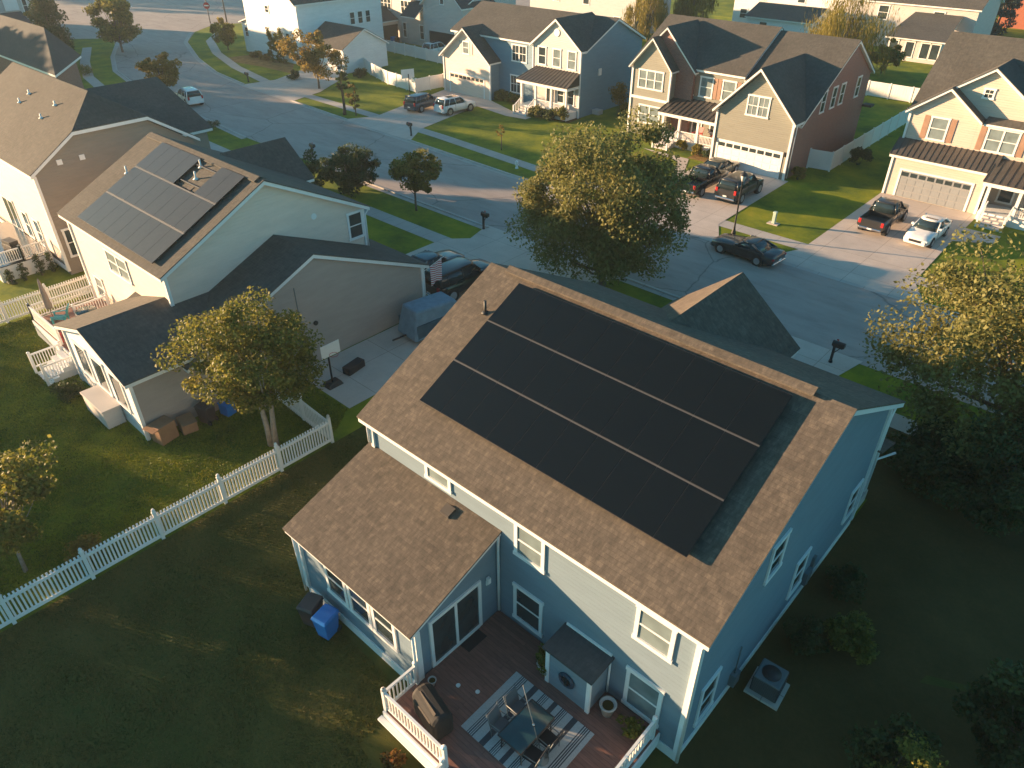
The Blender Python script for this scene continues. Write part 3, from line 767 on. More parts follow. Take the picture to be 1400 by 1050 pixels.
# ================================================================== SETTING
def flat(name, pts, z, mat, thick=None):
    m = MB()
    if thick: m.prism([(x, y, z - thick) for x, y in pts], [(x, y, z) for x, y in pts])
    else: m.face([(x, y, z) for x, y in pts])
    return tag(m.build(name, M[mat]), kind='structure')
def sheet(name, x0, x1, y0, y1, z, mat): return flat(name, [(x0, y0), (x1, y0), (x1, y1), (x0, y1)], z, mat)

sheet('ground', -600, 500, -300, 800, 0, 'grass')
# back lawns round the nearest house
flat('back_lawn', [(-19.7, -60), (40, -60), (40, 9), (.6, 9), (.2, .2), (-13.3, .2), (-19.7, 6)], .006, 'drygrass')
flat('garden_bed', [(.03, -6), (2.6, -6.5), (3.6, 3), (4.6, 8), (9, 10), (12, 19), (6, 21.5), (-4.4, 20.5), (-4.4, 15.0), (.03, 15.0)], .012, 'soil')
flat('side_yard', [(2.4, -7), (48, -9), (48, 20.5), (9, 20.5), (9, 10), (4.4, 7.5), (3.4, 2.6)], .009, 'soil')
# street
near = [(70, 25.2), (-20, 25.3), (-58, 25.5), (-66, 25.6), (-74, 26.3), (-85, 27.3), (-97, 28.6), (-107, 30.6), (-117, 34.6), (-126, 39.2), (-131, 41.2), (-135, 41.6)]
far_ = [(-141, 66), (-133, 59.5), (-128, 53), (-120, 47.5), (-106.4, 42.2), (-96, 39.2), (-86, 37.8), (-76, 37.3), (-60, 36.4), (-39, 35.3), (-20, 34.9), (70, 34.4)]
flat('street', near + [(-150, 52)] + far_, .012, 'asphalt')
flat('cross_street', [(-133, 40), (-150, 22), (-205, -30), (-250, 0), (-186, 66), (-150, 104), (-112, 142), (-92, 126), (-110, 98), (-128, 68), (-133, 58)], .008, 'asphalt')
def strip(name, pts, off0, off1, z, mat, thick=None):
    """a band beside a polyline"""
    L_ = []; R_ = []
    for i, p in enumerate(pts):
        a = Vector(pts[max(0, i - 1)]); b = Vector(pts[min(len(pts) - 1, i + 1)]); d = (b - a).normalized(); n = Vector((-d.y, d.x))
        L_.append(Vector(p) + n * off0); R_.append(Vector(p) + n * off1)
    m = MB()
    for i in range(len(pts) - 1):
        q = [L_[i], L_[i + 1], R_[i + 1], R_[i]]
        if thick: m.prism([(v.x, v.y, z - thick) for v in q], [(v.x, v.y, z) for v in q])
        else: m.face([(v.x, v.y, z) for v in q])
    return tag(m.build(name, M[mat]), kind='structure')
# kerbs, left open at the driveways
strip('kerb', [(-11, 25.3), (-20.5, 25.35)], 0, .18, .1, 'kerb', .1)
strip('kerb', [(-32, 25.4), (-52, 25.5)], 0, .18, .1, 'kerb', .1)
strip('kerb', near[3:11], 0, .18, .1, 'kerb', .1)
strip('kerb', [(-127.6, 52.4), (-120, 47.5), (-106.4, 42.2), (-96, 39.2), (-87, 37.95)], -.18, 0, .1, 'kerb', .1)
strip('kerb', [(-75.5, 37.25), (-64, 36.6)], -.18, 0, .1, 'kerb', .1)
strip('kerb', [(-53.5, 36.1), (-39, 35.3), (-28.5, 35.05)], -.18, 0, .1, 'kerb', .1)
strip('kerb', [(-18.4, 34.88), (-13.8, 34.82)], -.18, 0, .1, 'kerb', .1)
strip('kerb', [(-4.2, 34.75), (30, 34.6)], -.18, 0, .1, 'kerb', .1)
strip('gutter', [(-7, 25.3), (-20.5, 25.35)], .18, .62, .02, 'walk')
strip('gutter', [(-32, 25.4), (-52, 25.5)], .18, .62, .02, 'walk')
strip('gutter', near[3:11], .18, .62, .02, 'walk')
strip('gutter', [(-127.6, 52.4), (-120, 47.5), (-106.4, 42.2), (-96, 39.2), (-86, 37.8), (-76, 37.3), (-60, 36.4), (-39, 35.3), (-20, 34.9), (30, 34.6)], -.62, -.18, .02, 'walk')
# pavements
strip('pavement', [(30, 22.0), (-58, 22.1), (-72, 22.6), (-84, 23.6), (-96, 25), (-106, 27), (-116, 30.6), (-127, 35.4)], 0, 1.3, .02, 'walk')
strip('pavement', [(30, 38.3), (-38, 38.6), (-52, 39.7), (-64, 40.2), (-76, 40.5), (-86, 41.2), (-97, 43.3), (-108, 46.6), (-118, 51), (-124, 56)], 0, 1.3, .02, 'walk')
# driveways (flare at the kerb)
def drive(pts, z=.026): return flat('driveway', pts, z, 'concrete')
drive([(-33, 14.2), (-33, 21.6), (-31.6, 23), (-32.4, 25.6), (-19.6, 25.6), (-20.6, 23), (-21.3, 21.6), (-21.3, 4.3), (-25.9, 4.3), (-25.9, 14.2)])
drive([(-10.2, 15.3), (-10.2, 23), (-11, 25.6), (-4.2, 25.6), (-4.7, 23), (-4.7, 15.3)])
drive([(-27.8, 50), (-27.8, 37.5), (-29, 34.85), (-18, 34.7), (-19.6, 37.5), (-19.9, 50)])
drive([(-13.0, 52.6), (-13.0, 37.5), (-14.2, 34.7), (-3.8, 34.5), (-5.4, 37.5), (-5.6, 46), (-3.2, 47.5), (-3.2, 49.2), (-5.6, 49.2), (-5.6, 52.6)])
drive([(-66.2, 53), (-62.8, 39.5), (-64.4, 36.4), (-53, 35.9), (-55.4, 39.5), (-57.6, 50), (-52.3, 49.2), (-49.8, 49.6), (-49.8, 50.6), (-52.3, 50.8), (-58.2, 53)])
drive([(-90, 50), (-86.4, 42), (-87.2, 37.7), (-75.2, 37), (-76.6, 42), (-81.6, 50)])
drive([(-34.6, 49.6), (-30, 48.4), (-27.8, 44), (-27.8, 46), (-29.5, 49.6)], .022)
flat('mulch_bed', [(-104.5, 43.6), (-103.4, 49.3), (-93, 49.3), (-88, 45.5), (-95, 45.2)], .014, 'mulch')
flat('mulch_bed', [(-53, 51.2), (-52.4, 54), (-45.6, 54), (-45.4, 51.6)], .014, 'soil')
flat('mulch_bed', [(-29.8, 49.8), (-29.8, 51.8), (-27.9, 51.8), (-27.9, 49.8)], .014, 'mulch')
# lane lines of the cross street
m = MB()
for (xa, ya), (xb, yb), w in (((-147.3, 48.2), (-166.3, 59.4), .25),):
    d = Vector((xb - xa, yb - ya)).normalized(); n = Vector((-d.y, d.x)) * w
    m.face([(xa + n.x, ya + n.y, .02), (xa - n.x, ya - n.y, .02), (xb - n.x, yb - n.y, .02), (xb + n.x, yb + n.y, .02)])
tag(m.build('road_line', M['white']), kind='structure')

# ================================================================== NEAREST HOUSE
H = House('two_storey_house', 'nearest house, blue-grey siding under a wide brown shingle roof carrying a black solar array', (-6.6, 6.5, 0), 'blue', 'shingle')
H.gable('x', -13.2, 0, 0, 13.1, 6.1, .5, .35, .35, .35)
H.gable('y', 10.2, 15.1, -10.2, -4.7, 5.5, .80, .33, .5, .3)
H.part('ridge_vent', (lambda m: (m.slab([(-12.6, 6.3, 9.60), (-.8, 6.3, 9.60), (-.8, 6.55, 9.74), (-12.6, 6.55, 9.74)], .06), m.slab([(-12.6, 6.55, 9.74), (-.8, 6.55, 9.74), (-.8, 6.8, 9.60), (-12.6, 6.8, 9.60)], .06), m)[-1])(MB()), 'shingle')
f = MB()
f.box(-13.24, .04, -.035, 0, 0, .42); f.box(-.0, .04, -.0, 13.1, 0, .3)
f.box(-13.24, -7.14, -3.64, -3.6, 0, .42); f.box(-7.16, -7.1, -3.6, -.04, 0, .42)
H.part('foundation', f, 'white')
for c in ((0, 0), (-13.2, 0), (0, 13.1)): H.corner(*c, .3, 5.95, .07)
# rear windows, second storey and ground floor
H.win('-y', 0, -9.8, 4.98, 1.2, .78, pane='blind', rail=False)
H.win('-y', 0, -5.78, 4.22, 1.18, 1.42, pane='blind')
H.win('-y', 0, -5.8, 1.15, 1.2, 1.65)
H.win('-y', 0, -1.3, 4.14, 1.2, 1.4, pane='blind')
H.win('-y', 0, -1.33, .98, 1.2, 1.74, pane='blind')
# side windows
H.win('+x', 0, 4.32, 4.5, 1.0, 1.5); H.win('+x', 0, 7.45, 1.0, 1.0, 1.75); H.win('+x', 0, 1.38, .75, 1.0, 1.8)
H.win('+x', 0, 12.1, 1.15, 1.0, 1.6)
k = MB(); k.box(.002, .16, 8.3, 8.75, .55, 1.15); k.box(.002, .1, 8.85, 9.05, .7, 1.5); k.tube([(.06, 8.95, .02), (.06, 8.95, .72)], .03, 6); H.part('utility_meter', k, 'ac')
k = MB(); k.box(.002, .2, 3.05, 3.4, .35, .9); k.tube([(.08, 3.2, .9), (.08, 3.2, 2.2)], .025, 6); H.part('utility_meter', k, 'ac')
H.pipe(-12.15, 4.75, 8.62, .5)
# sunroom
w = MB(); w.prism([(-13.2, -3.6, 0), (-13.2, 0, 0), (-13.2, 0, 4.45), (-13.2, -3.6, 3.2)], [(-7.14, -3.6, 0), (-7.14, 0, 0), (-7.14, 0, 4.45), (-7.14, -3.6, 3.2)])
H.part('sunroom_wall', w, 'blue')
r = MB(); r.slab([(-13.5, -3.95, 3.36), (-6.95, -3.95, 3.36), (-6.95, -.002, 4.76), (-13.5, -.002, 4.76)], .06); H.part('sunroom_roof', r, 'shingle')
H.F.slab([(-13.46, -3.91, 3.374), (-6.99, -3.91, 3.374), (-6.99, -.01, 4.757), (-13.46, -.01, 4.757)], .16, 0, -.061)
H.corner(-13.2, -3.6, .4, 3.15, .09); H.corner(-7.14, -3.6, .4, 3.15, .09)
for c in (-11.2, -9.95, -8.7): H.win('-y', -3.6, c, 1.3, 1.12, 1.62)
d = MB(); P = H.face('+x', -7.14)
H.fbox(d, P, -3.1, -2.98, .9, 3.1, .003, .07); H.fbox(d, P, -.98, -.86, .9, 3.1, .003, .07); H.fbox(d, P, -2.98, -.98, 2.97, 3.1, .003, .07); H.fbox(d, P, -2.98, -.98, .9, 1.0, .003, .08)
H.fbox(d, P, -2.03, -1.93, 1.0, 2.97, .004, .06)
o = H.part('sliding_door', d, 'white')
g = MB(); H.fbox(g, P, -2.98, -2.03, 1.0, 2.97, .006, .03); H.fbox(g, P, -1.93, -.98, 1.0, 2.97, .006, .024); g.build('pane', M['glass'], o)
k = MB(); k.box(-7.09, -6.98, -.62, -.5, 2.75, 3.0); k.box(-7.13, -7.09, -.6, -.52, 2.6, 2.8); H.part('wall_lamp', k, 'white')
v = MB(); v.slab([(-9.14, -.62, 4.63), (-8.74, -.62, 4.63), (-8.74, -.28, 4.75), (-9.14, -.28, 4.75)], .1); H.part('roof_vent', v, 'seal')
H.downspout([(-7.0, -.12, 4.6), (-7.03, -.1, 4.2), (-7.03, -.1, 1.0)]); H.downspout([(-13.33, -.12, 5.85), (-13.36, -.1, 4.9)])
H.downspout([(-13.35, -3.75, 3.2), (-13.35, -3.7, .1)]); H.downspout([(-7.05, -3.78, 3.2), (-7.05, -3.78, .95)])
H.downspout([(.14, -.2, 5.8), (.1, -.06, 5.5), (.1, -.06, .1)]); H.downspout([(.12, 13.3, 5.8), (.1, 13.2, 5.4), (.1, 13.2, 3.4), (.5, 14.2, 3.33)])
# lean-to closet on the rear wall
w = MB(); w.box(-4.14, -2.56, -1.0, -.002, .87, 2.5); H.part('storage_closet', w, 'blue')
w = MB(); w.box(-4.2, -4.06, -1.03, -.95, .87, 2.5); w.box(-2.64, -2.5, -1.03, -.95, .87, 2.5); w.box(-4.06, -2.64, -1.03, -.96, 2.42, 2.5)
w.box(-4.2, -2.5, -.06, -.004, 2.66, 2.74); w.tube([(-2.5, -.08, 2.55), (-2.5, -.08, .95)], .035, 6); H.part('closet_trim', w, 'white')
w = MB(); w.slab([(-4.28, -1.12, 2.58), (-2.42, -1.12, 2.58), (-2.42, -.005, 2.66), (-4.28, -.005, 2.66)], .08); H.part('closet_roof', w, 'shingle3')
# street side, mostly hidden: porch, door and windows
p = MB(); p.box(-4.3, -.05, 13.1, 14.9, 0, .6); H.part('porch_floor', p, 'lgrey')
p = MB(); p.slab([(-4.4, 15.2, 3.1), (.25, 15.2, 3.1), (.25, 13.102, 3.9), (-4.4, 13.102, 3.9)], .08); H.part('porch_roof', p, 'shingle')
for x in (-4.1, -2.2, -.2): p = MB(); p.box(x - .1, x + .1, 14.65, 14.85, .6, 3.05); H.part('porch_column', p, 'white')
H.win('+y', 13.1, -2.8, 4.0, 1.8, 1.5, n=2); H.win('+y', 15.1, -7.45, 3.8, 1.8, 1.4, n=2); H.garage('+y', 15.1, -7.45, .1, 4.6, 2.2)
H.win('-x', -13.2, 5, 4.2, 1, 1.5); H.win('-x', -13.2, 10, 1.2, 1, 1.6)
H.finish()

roofP = lambda y0, z0, p, n: (lambda u, v, d: Vector((u, y0 + v, z0 + p * v)) + Vector(n) * d)
nn = Vector((0, -.5, 1)).normalized()
solar_array('large all-black three-row solar array on the brown roof of the nearest house', lambda u, v, d: Vector((u, v, 6.1 + .5 * (v + .35))) + nn * d,
            10, 3, (-11.66, -1.26), (1.05, 6.14), 'roof solar arrays', 'panel', (), .042, .21)

# ------------------------------------------------------------------ deck and what stands on it
D = thing('wooden_deck', 'low red-brown timber deck with white railings behind the nearest house', 'deck', (-4, -2.5, 0))
zd = .87
m = MB(); m.box(-7.1, -.62, -5.05, -.04, zd - .05, zd); m.build('deck_boards', M['deck'], D)
m = MB(); m.box(-7.14, -4.5, -5.12, -5.06, .3, zd - .01); m.box(-7.14, -7.1, -5.06, -3.72, .3, zd - .01); m.box(-4.4, -.56, -5.12, -5.06, .3, zd - .01); m.box(-.61, -.56, -5.06, -.06, .3, zd - .01)
m.box(-7.2, -4.5, -5.3, -5.13, .55, .62); m.build('skirt_board', M['white'], D)
def railing(parent, a, b, z, h=.95, posts=True, mat='vinyl'):
    L_ = math.hypot(b[0] - a[0], b[1] - a[1]); u = ((b[0] - a[0]) / L_, (b[1] - a[1]) / L_); px, py = -u[1], u[0]
    def bx(mb, s0, s1, z0, z1, t):
        p = (a[0] + u[0] * s0, a[1] + u[1] * s0); q = (a[0] + u[0] * s1, a[1] + u[1] * s1)
        k = [(p[0] + px * t, p[1] + py * t), (p[0] - px * t, p[1] - py * t), (q[0] - px * t, q[1] - py * t), (q[0] + px * t, q[1] + py * t)]
        mb.prism([(*c, z0) for c in k], [(*c, z1) for c in k])
    m = MB(); bx(m, .06, L_ - .06, z + h - .12, z + h - .04, .04); bx(m, .06, L_ - .06, z + .1, z + .17, .03)
    n = int(L_ / .135)
    for i in range(n): s = L_ * (i + .5) / n; bx(m, s - .02, s + .02, z + .17, z + h - .12, .02)
    m.build('railing_panel', M[mat], parent)
    for s in (0, L_):
        p = MB(); bx(p, s - .06, s + .06, z - .3, z + h + .06, .06); q = (a[0] + u[0] * s, a[1] + u[1] * s); p.lathe([(.085, 0), (.08, .03), (.03, .07)], (*q, z + h + .061), 8)
        p.build('railing_post', M[mat], parent)
railing(D, (-7.08, -3.78), (-7.1, -5.0), zd); railing(D, (-7.1, -5.0), (-4.5, -5.0), zd); railing(D, (-.68, -.35), (-.68, -5.0), zd)
m = MB()
for i in range(4): m.box(-4.4, -3.0, -5.14 - .28 * (i + 1), -5.13 - .28 * i, 0, zd - .19 * (i + 1) - .03)
m.build('deck_steps', M['deck'], D)
railing(D, (-4.5, -5.1), (-4.5, -6.2), .35)

m = MB(); m.box(-5.05, -1.97, -3.86, -1.4, 0, .014)
rg = thing('rug', 'blue-grey rug with white stripes on the red-brown deck', 'rug', (-5.05, -1.4, zd + .003)); ORG[rg] = Vector((-5.05, -1.4, 0)); m.build('rug_weave', M['rug'], rg)
T = thing('patio_table', 'dark glass patio table standing on the striped rug', 'table', (-3.35, -2.86, zd + .018))
def tl(mb, nm, mt, par=None, b=0): return mb.build(nm, M[mt], par or T, local=True, bevel=b)
m = MB(); m.box(-.42, .42, -.72, .72, .665, .685); tl(m, 'table_top', 'tableglass', b=.008)
m = MB(); m.box(-.44, .44, -.75, -.721, .64, .69); m.box(-.44, .44, .721, .75, .64, .69); m.box(-.45, -.421, -.721, .721, .64, .69); m.box(.421, .45, -.721, .721, .64, .69); tl(m, 'table_frame', 'black')
for x in (-.38, .38):
    for y in (-.66, .66): m = MB(); m.tube([(x, y, 0), (x * .95, y * .97, .64)], .022, 8); tl(m, 'leg', 'black')
def chair(label, loc, rz, sm='mat'):
    c = thing('patio_chair', label, 'chair', loc, rz, 'chairs at the patio table')
    m = MB(); m.box(-.23, .23, -.22, .24, .40, .44); m.build('seat', M[sm], c, local=True, bevel=.015)
    m = MB(); m.hexa([(-.23, -.24, .44), (.23, -.24, .44), (.23, -.2, .44), (-.23, -.2, .44), (-.22, -.36, .92), (.22, -.36, .92), (.22, -.33, .92), (-.22, -.33, .92)]); m.build('backrest', M[sm], c, local=True, bevel=.01)
    for sx in (-.25, .25):
        m = MB(); m.tube([(sx, -.37, .95), (sx, -.22, .42), (sx, -.2, .0)], .016, 6); m.tube([(sx, .24, 0), (sx, .24, .62), (sx, -.26, .62)], .016, 6); m.build('arm_frame', M['ac'], c, local=True)
    return c
chair('black patio chair on the right side of the glass table, nearer the house', (-2.72, -2.62, zd + .018), R(90))
chair('black patio chair on the right side of the glass table, nearer the railing', (-2.74, -3.25, zd + .018), R(98))
chair('pale curved patio chair left of the glass table, nearer the house', (-3.98, -2.5, zd + .018), R(-90), 'sling')
chair('pale curved patio chair left of the glass table, nearer the railing', (-3.98, -3.22, zd + .018), R(-84), 'sling')
u = thing('parasol_pole', 'thin tilted bare metal pole leaning over the dark glass patio table', 'pole', (-2.62, -3.0, zd + .018))
m = MB(); m.lathe([(.2, 0), (.2, .04), (.06, .07), (.04, .2)], (0, 0, 0), 14); m.build('base', M['ac'], u, local=True)
m = MB(); m.tube([(0, 0, .1), (-.95, .22, 2.35)], .016, 8); m.build('pole', M['ac'], u, local=True)
m = MB(); m.tube([(-.42, .098, 1.06), (-.46, .107, 1.16)], .03, 8); m.build('joint', M['chrome'], u, local=True)
G_ = thing('covered_grill', 'barbecue grill under a black cover by the white deck railing', 'grill', (-5.75, -4.3, zd), R(-12))
m = MB(); prof = [(-.34, .04), (.34, .04), (.36, .8), (.28, 1.0), (.1, 1.12), (-.16, 1.12), (-.32, .95), (-.36, .78)]
m.prism([(-.66, y, z) for y, z in prof], [(.66, y * .97, z * .97) for y, z in prof]); m.build('cover', M['cover'], G_, local=True, bevel=.12)
m = MB(); m.prism([(-.45, -.345, .82), (.45, -.345, .82), (.45, -.12, 1.1), (-.45, -.12, 1.1)], [(-.45, -.36, .83), (.45, -.36, .83), (.45, -.125, 1.12), (-.45, -.125, 1.12)]); m.build('cover_flap', plain('lit_brown_flap', (.04, .033, .026), .8, .3, 6), G_, local=True)  # lighter brown puts the sunlight on the flap into its colour
for x in (-.5, .5): m = MB(); m.lathe([(.07, 0), (.07, .05)], (x, 0, 0), 10); m.build('wheel', M['rubber'], G_, local=True)
def pot(label, loc, r, h, plant=True, mat='pot', seed=1):
    p = thing('plant_pot', label, 'plant pot', loc, 0, 'plant pots on the deck')
    m = MB(); m.lathe([(r * .65, 0), (r, h * .9), (r * 1.08, h * .92), (r * 1.08, h), (r * .9, h), (r * .88, h * .85)], (0, 0, 0), 16); m.build('pot', M[mat], p, local=True)
    m = MB(); m.lathe([(r * .87, 0), (r * .5, .01), (.01, .015)], (0, 0, h * .84), 14); m.build('soil', M['soil'], p, local=True)
    if plant:
        rn = random.Random(seed); cs = [(rn.uniform(-r, r), rn.uniform(-r, r), h + rn.uniform(0, .45)) for _ in range(10)]
        o = bpy.data.objects.new('plant', leaf_mesh('plant', cs, .13, 420, .06, M['leafB'], seed)); COL.objects.link(o); o.parent = p
    return p
pot('pale pot with a leafy green plant beside the closet, below the window', (-4.42, -.78, zd), .24, .42)
pot('pale pot of dark soil on the right side of the closet', (-2.1, -.6, zd), .25, .48, False)
pot('little pale pot with dark soil at the sunroom corner', (-6.68, -3.5, zd), .13, .26, False)
m = MB(); m.box(-.2, .2, -.42, .42, 0, .015); k = thing('doormat', 'black doormat in front of the sliding glass door', 'doormat', (-6.86, -1.5, zd + .002)); m.build('mat', M['mat'], k, local=True)
k = thing('hose_reel', 'dark round hose reel hung on the front of the closet', 'hose reel', (-3.36, -1.02, 1.72))
m = MB(); rr = [(.27 * math.cos(2 * math.pi * i / 24), .27 * math.sin(2 * math.pi * i / 24)) for i in range(25)]
for dy, q in ((-.03, 1), (-.06, .9), (-.05, .75), (-.02, .88)): m.tube([(a * q, dy, b * q) for a, b in rr], .028, 6, 0, False)
m.build('hose_coil', plain('dark_blue_hose', (.02, .045, .075), .5), k, local=True)
m = MB(); m.box(-.16, .16, -.05, .0, -.05, .05); m.box(-.05, .05, -.08, -.001, -.2, .2); m.build('bracket', M['black'], k, local=True)
m = MB()
shrub('flower_plant', 'orange and yellow flower clump at the foot of the white deck railing', (-5.95, -5.75, 0), .42, .6, M['flower'], 900, .06, 31, 'flowers')
shrub('shrub', 'yellow-green shrub under the rear window beside the white railing', (-1.25, -.6, zd), .42, .55, M['leafB'], 700, .055, 32)
k = thing('dish', 'small white pet bowl on the deck planks, nearer the grill', 'bowl', (-6.05, -3.0, zd), 0, 'pet bowls'); m = MB(); m.lathe([(.05, 0), (.075, .05), (.06, .05), (.045, .02)], (0, 0, 0), 12); m.build('bowl', M['white'], k, local=True)
k = thing('dish', 'small white pet bowl on the deck planks, nearer the rug', 'bowl', (-5.45, -2.75, zd), 0, 'pet bowls'); m.build('bowl', M['white'], k, local=True)

def wheelie_bin(label, loc, rz, mat):
    b = thing('wheelie_bin', label, 'bin', loc, rz, 'wheelie bins')
    m = MB(); m.hexa([(-.24, -.26, .06), (.24, -.26, .06), (.24, .26, .06), (-.24, .26, .06), (-.31, -.34, .95), (.31, -.34, .95), (.31, .36, .95), (-.31, .36, .95)]); m.build('body', M[mat], b, local=True, bevel=.03)
    m = MB(); m.hexa([(-.33, -.37, .951), (.33, -.37, .951), (.33, .4, .951), (-.33, .4, .951), (-.29, -.3, 1.05), (.29, -.3, 1.05), (.29, .36, 1.06), (-.29, .36, 1.06)]); m.build('lid', M[mat], b, local=True, bevel=.02)
    m = MB(); m.tube([(-.24, .42, .97), (.24, .42, .97)], .02, 6); m.build('handle', M[mat], b, local=True)
    for s in (-1, 1):
        m = MB(); m.tube([(s * .2, .3, .12), (s * .26, .3, .12)], .12, 12); m.build('wheel', M['rubber'], b, local=True)
wheelie_bin('bright blue wheelie bin under the sunroom windows', (-11.25, -4.25, 0), R(12), 'bluebin')
wheelie_bin('dark brown wheelie bin left of the blue bin', (-12.05, -4.3, 0), R(20), 'brownbin')
A_ = thing('air_conditioner', 'grey air conditioning unit on a pad beside the right wall of the nearest house', 'air conditioner', (.95, 4.0, 0), R(4))
m = MB(); m.box(-.55, .55, -.55, .55, 0, .1); m.build('pad', M['concrete'], A_, local=True)
m = MB(); m.box(-.42, .42, -.42, .42, .1, .85); m.build('casing', M['ac'], A_, local=True, bevel=.04)
m = MB(); m.lathe([(.3, .852), (.3, .87), (.05, .88)], (0, 0, 0), 20); m.build('fan_grille', M['black'], A_, local=True)
m = MB(); [m.box(-.43, .43, -.43, .43, .16 + .06 * i, .175 + .06 * i) for i in range(11)]; m.build('louvre', M['pdark'], A_, local=True)
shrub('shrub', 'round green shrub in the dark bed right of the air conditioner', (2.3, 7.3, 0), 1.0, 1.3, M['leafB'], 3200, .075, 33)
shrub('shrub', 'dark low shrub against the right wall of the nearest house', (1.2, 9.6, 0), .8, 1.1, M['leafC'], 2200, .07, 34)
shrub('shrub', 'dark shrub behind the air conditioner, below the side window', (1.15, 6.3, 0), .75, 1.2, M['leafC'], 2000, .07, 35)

# ------------------------------------------------------------------ picket fences
picket_fence('long white picket fence across the back lawn beside the nearest house', [(-19.78, -22.3), (-19.78, 2.16), (-24.6, 2.4)], 1.3, 2.72)
picket_fence('white picket fence behind the beige house carrying grey solar panels', [(-43.0, -9), (-43.2, 1.0), (-40.9, 1.0)], 1.3, 2.5)

# ================================================================== BEIGE HOUSE (with the grey array)
H = House('two_storey_house', 'beige house with a grey solar array on its brown roof, across the picket fence', (-35, 6.3, 0), 'cream', 'shingle2')
H.gable('x', -40.9, -29.3, .4, 12.2, 6.1, .5, .35, .3, .35)
H.gable('y', 9.6, 13.3, -41.0, -36.2, 5.9, .75, .3, .5, .3)
# garage wing, gable towards the fence
H.gable('x', -33.5, -26.0, -.6, 13.45, 2.97, .43, .5, .3, .25, walls=False)
w = MB(); w.prism([(-33.5, -.6, 0), (-33.5, 13.5, 0), (-33.5, 13.5, 2.9), (-33.5, 6.42, 5.86), (-33.5, -.6, 2.9)], [(-26.0, -.6, 0), (-26.0, 13.5, 0), (-26.0, 13.5, 2.9), (-26.0, 6.42, 5.86), (-26.0, -.6, 2.9)]); tag(H.part('wall', w, 'taupe'), 'taupe clad garage wall')
# rear room, gable towards the back lawn
H.gable('y', -3.5, 4.2, -33.6, -26.3, 3.35, .33, .3, .3, -.3, wall='whites')
w = MB(); w.box(-26.31, -26.26, -3.42, -.6, .02, 3.13); tag(H.part('wall', w, 'taupe'), 'taupe clad side wall of the rear room')
for c in ((-29.3, .4), (-29.3, 12.2)): H.corner(*c, 3, 5.95, .07)
H.corner(-26.0, 13.5, 0, 3.05, .07); H.corner(-26.28, -3.5, 0, 3.1, .07); H.corner(-33.6, -3.5, 0, 3.1, .07); H.corner(-40.9, .4, 0, 5.9, .07)
for c, w_ in ((-31.9, 1.4), (-29.95, 1.4), (-28.0, 1.4)): H.win('-y', -3.5, c, 1.05, w_, 1.85, rail=False)
f = MB(); f.box(-33.6, -26.3, -3.54, -3.5, .55, .8); H.part('band_board', f, 'white')
H.win('+x', -29.3, 11.62, 4.35, 1.05, 1.6); H.win('-y', .4, -35.1, 4.0, 2.6, 1.35, n=2, pane='blind'); H.win('-y', .4, -39.2, 1.3, 1.1, 1.4, pane='blind')
m = MB(); m.tube([(-29.3, 8.98, 6.45), (-29.25, 8.98, 6.45)], .17, 14); H.part('round_vent', m, 'white')
m = MB(); m.tube([(-26, 6.03, 2.33), (-25.93, 6.03, 2.33)], .13, 12); H.part('wall_vent', m, 'black')
m = MB(); m.box(-25.998, -25.97, 5.13, 5.17, 2.9, 4.7); H.part('cable_conduit', m, 'ac')
H.downspout([(-25.93, 13.75, 2.9), (-25.93, 13.6, 2.7), (-25.93, 13.6, .1)]); H.downspout([(-29.2, 12.6, 5.9), (-29.2, 12.3, 5.6), (-29.2, 12.3, 3.6)])
H.garage('+y', 13.6, -29.5, .05, 4.8, 2.3)
for x, y in ((-39.15, 3.67), (-34.05, 5.63), (-33.5, 4.96)): H.pipe(x, y, 6.1 + .5 * (y - .05), .42, 'vinyl')
v = MB(); v.slab([(-33.35, 4.25, 8.24), (-33.0, 4.25, 8.24), (-33.0, 4.55, 8.37), (-33.35, 4.55, 8.37)], .12); H.part('roof_vent', v, 'seal')
r = MB(); r.slab([(-40.9, 5.95, 9.16), (-29.3, 5.95, 9.16), (-29.3, 6.3, 9.33), (-40.9, 6.3, 9.33)], .05); r.slab([(-40.9, 6.3, 9.33), (-29.3, 6.3, 9.33), (-29.3, 6.65, 9.16), (-40.9, 6.65, 9.16)], .05); H.part('ridge_vent', r, 'shingle2')
H.finish()
solar_array('grey three-row solar array with a gap in its top row, on the beige house', lambda u, v, d: Vector((u, v, 6.1 + .5 * (v - .05))) + nn * d,
            8, 3, (-38.8, -30.1), (.36, 6.05), 'roof solar arrays', 'panel2', ((2, 4), (2, 5)), .09, .17)

# its deck and clutter
D = thing('wooden_deck', 'raised white-railed deck behind the beige house', 'deck', (-37, -1.8, 0))
m = MB(); m.box(-40.2, -33.8, -3.3, .36, .95, 1.0); m.build('deck_boards', M['deck'], D)
m = MB(); m.box(-40.2, -33.8, -3.36, -3.3, .02, 1.0); m.box(-40.24, -40.2, -3.3, .36, .02, 1.0); m.build('skirt_board', M['vinyl'], D)
railing(D, (-40.15, .2), (-40.15, -3.25), 1.0); railing(D, (-40.15, -3.25), (-36.2, -3.25), 1.0); railing(D, (-38.2, .2), (-38.2, -1.6), 1.0)
m = MB()
for i in range(5): m.box(-36.1, -34.4, -3.4 - .3 * (i + 1), -3.39 - .3 * i, 0, .98 - .19 * (i + 1) + .02)
m.build('deck_steps', M['vinyl'], D)
railing(D, (-36.1, -3.4), (-36.1, -4.9), .25); railing(D, (-34.4, -3.4), (-34.4, -4.9), .25)
k = thing('parasol', 'closed taupe parasol on the white-railed deck', 'parasol', (-39.3, -2.5, 1.003))
m = MB(); m.lathe([(.22, 0), (.22, .06), (.03, .1)], (0, 0, 0), 12); m.build('base', M['stone'], k, local=True)
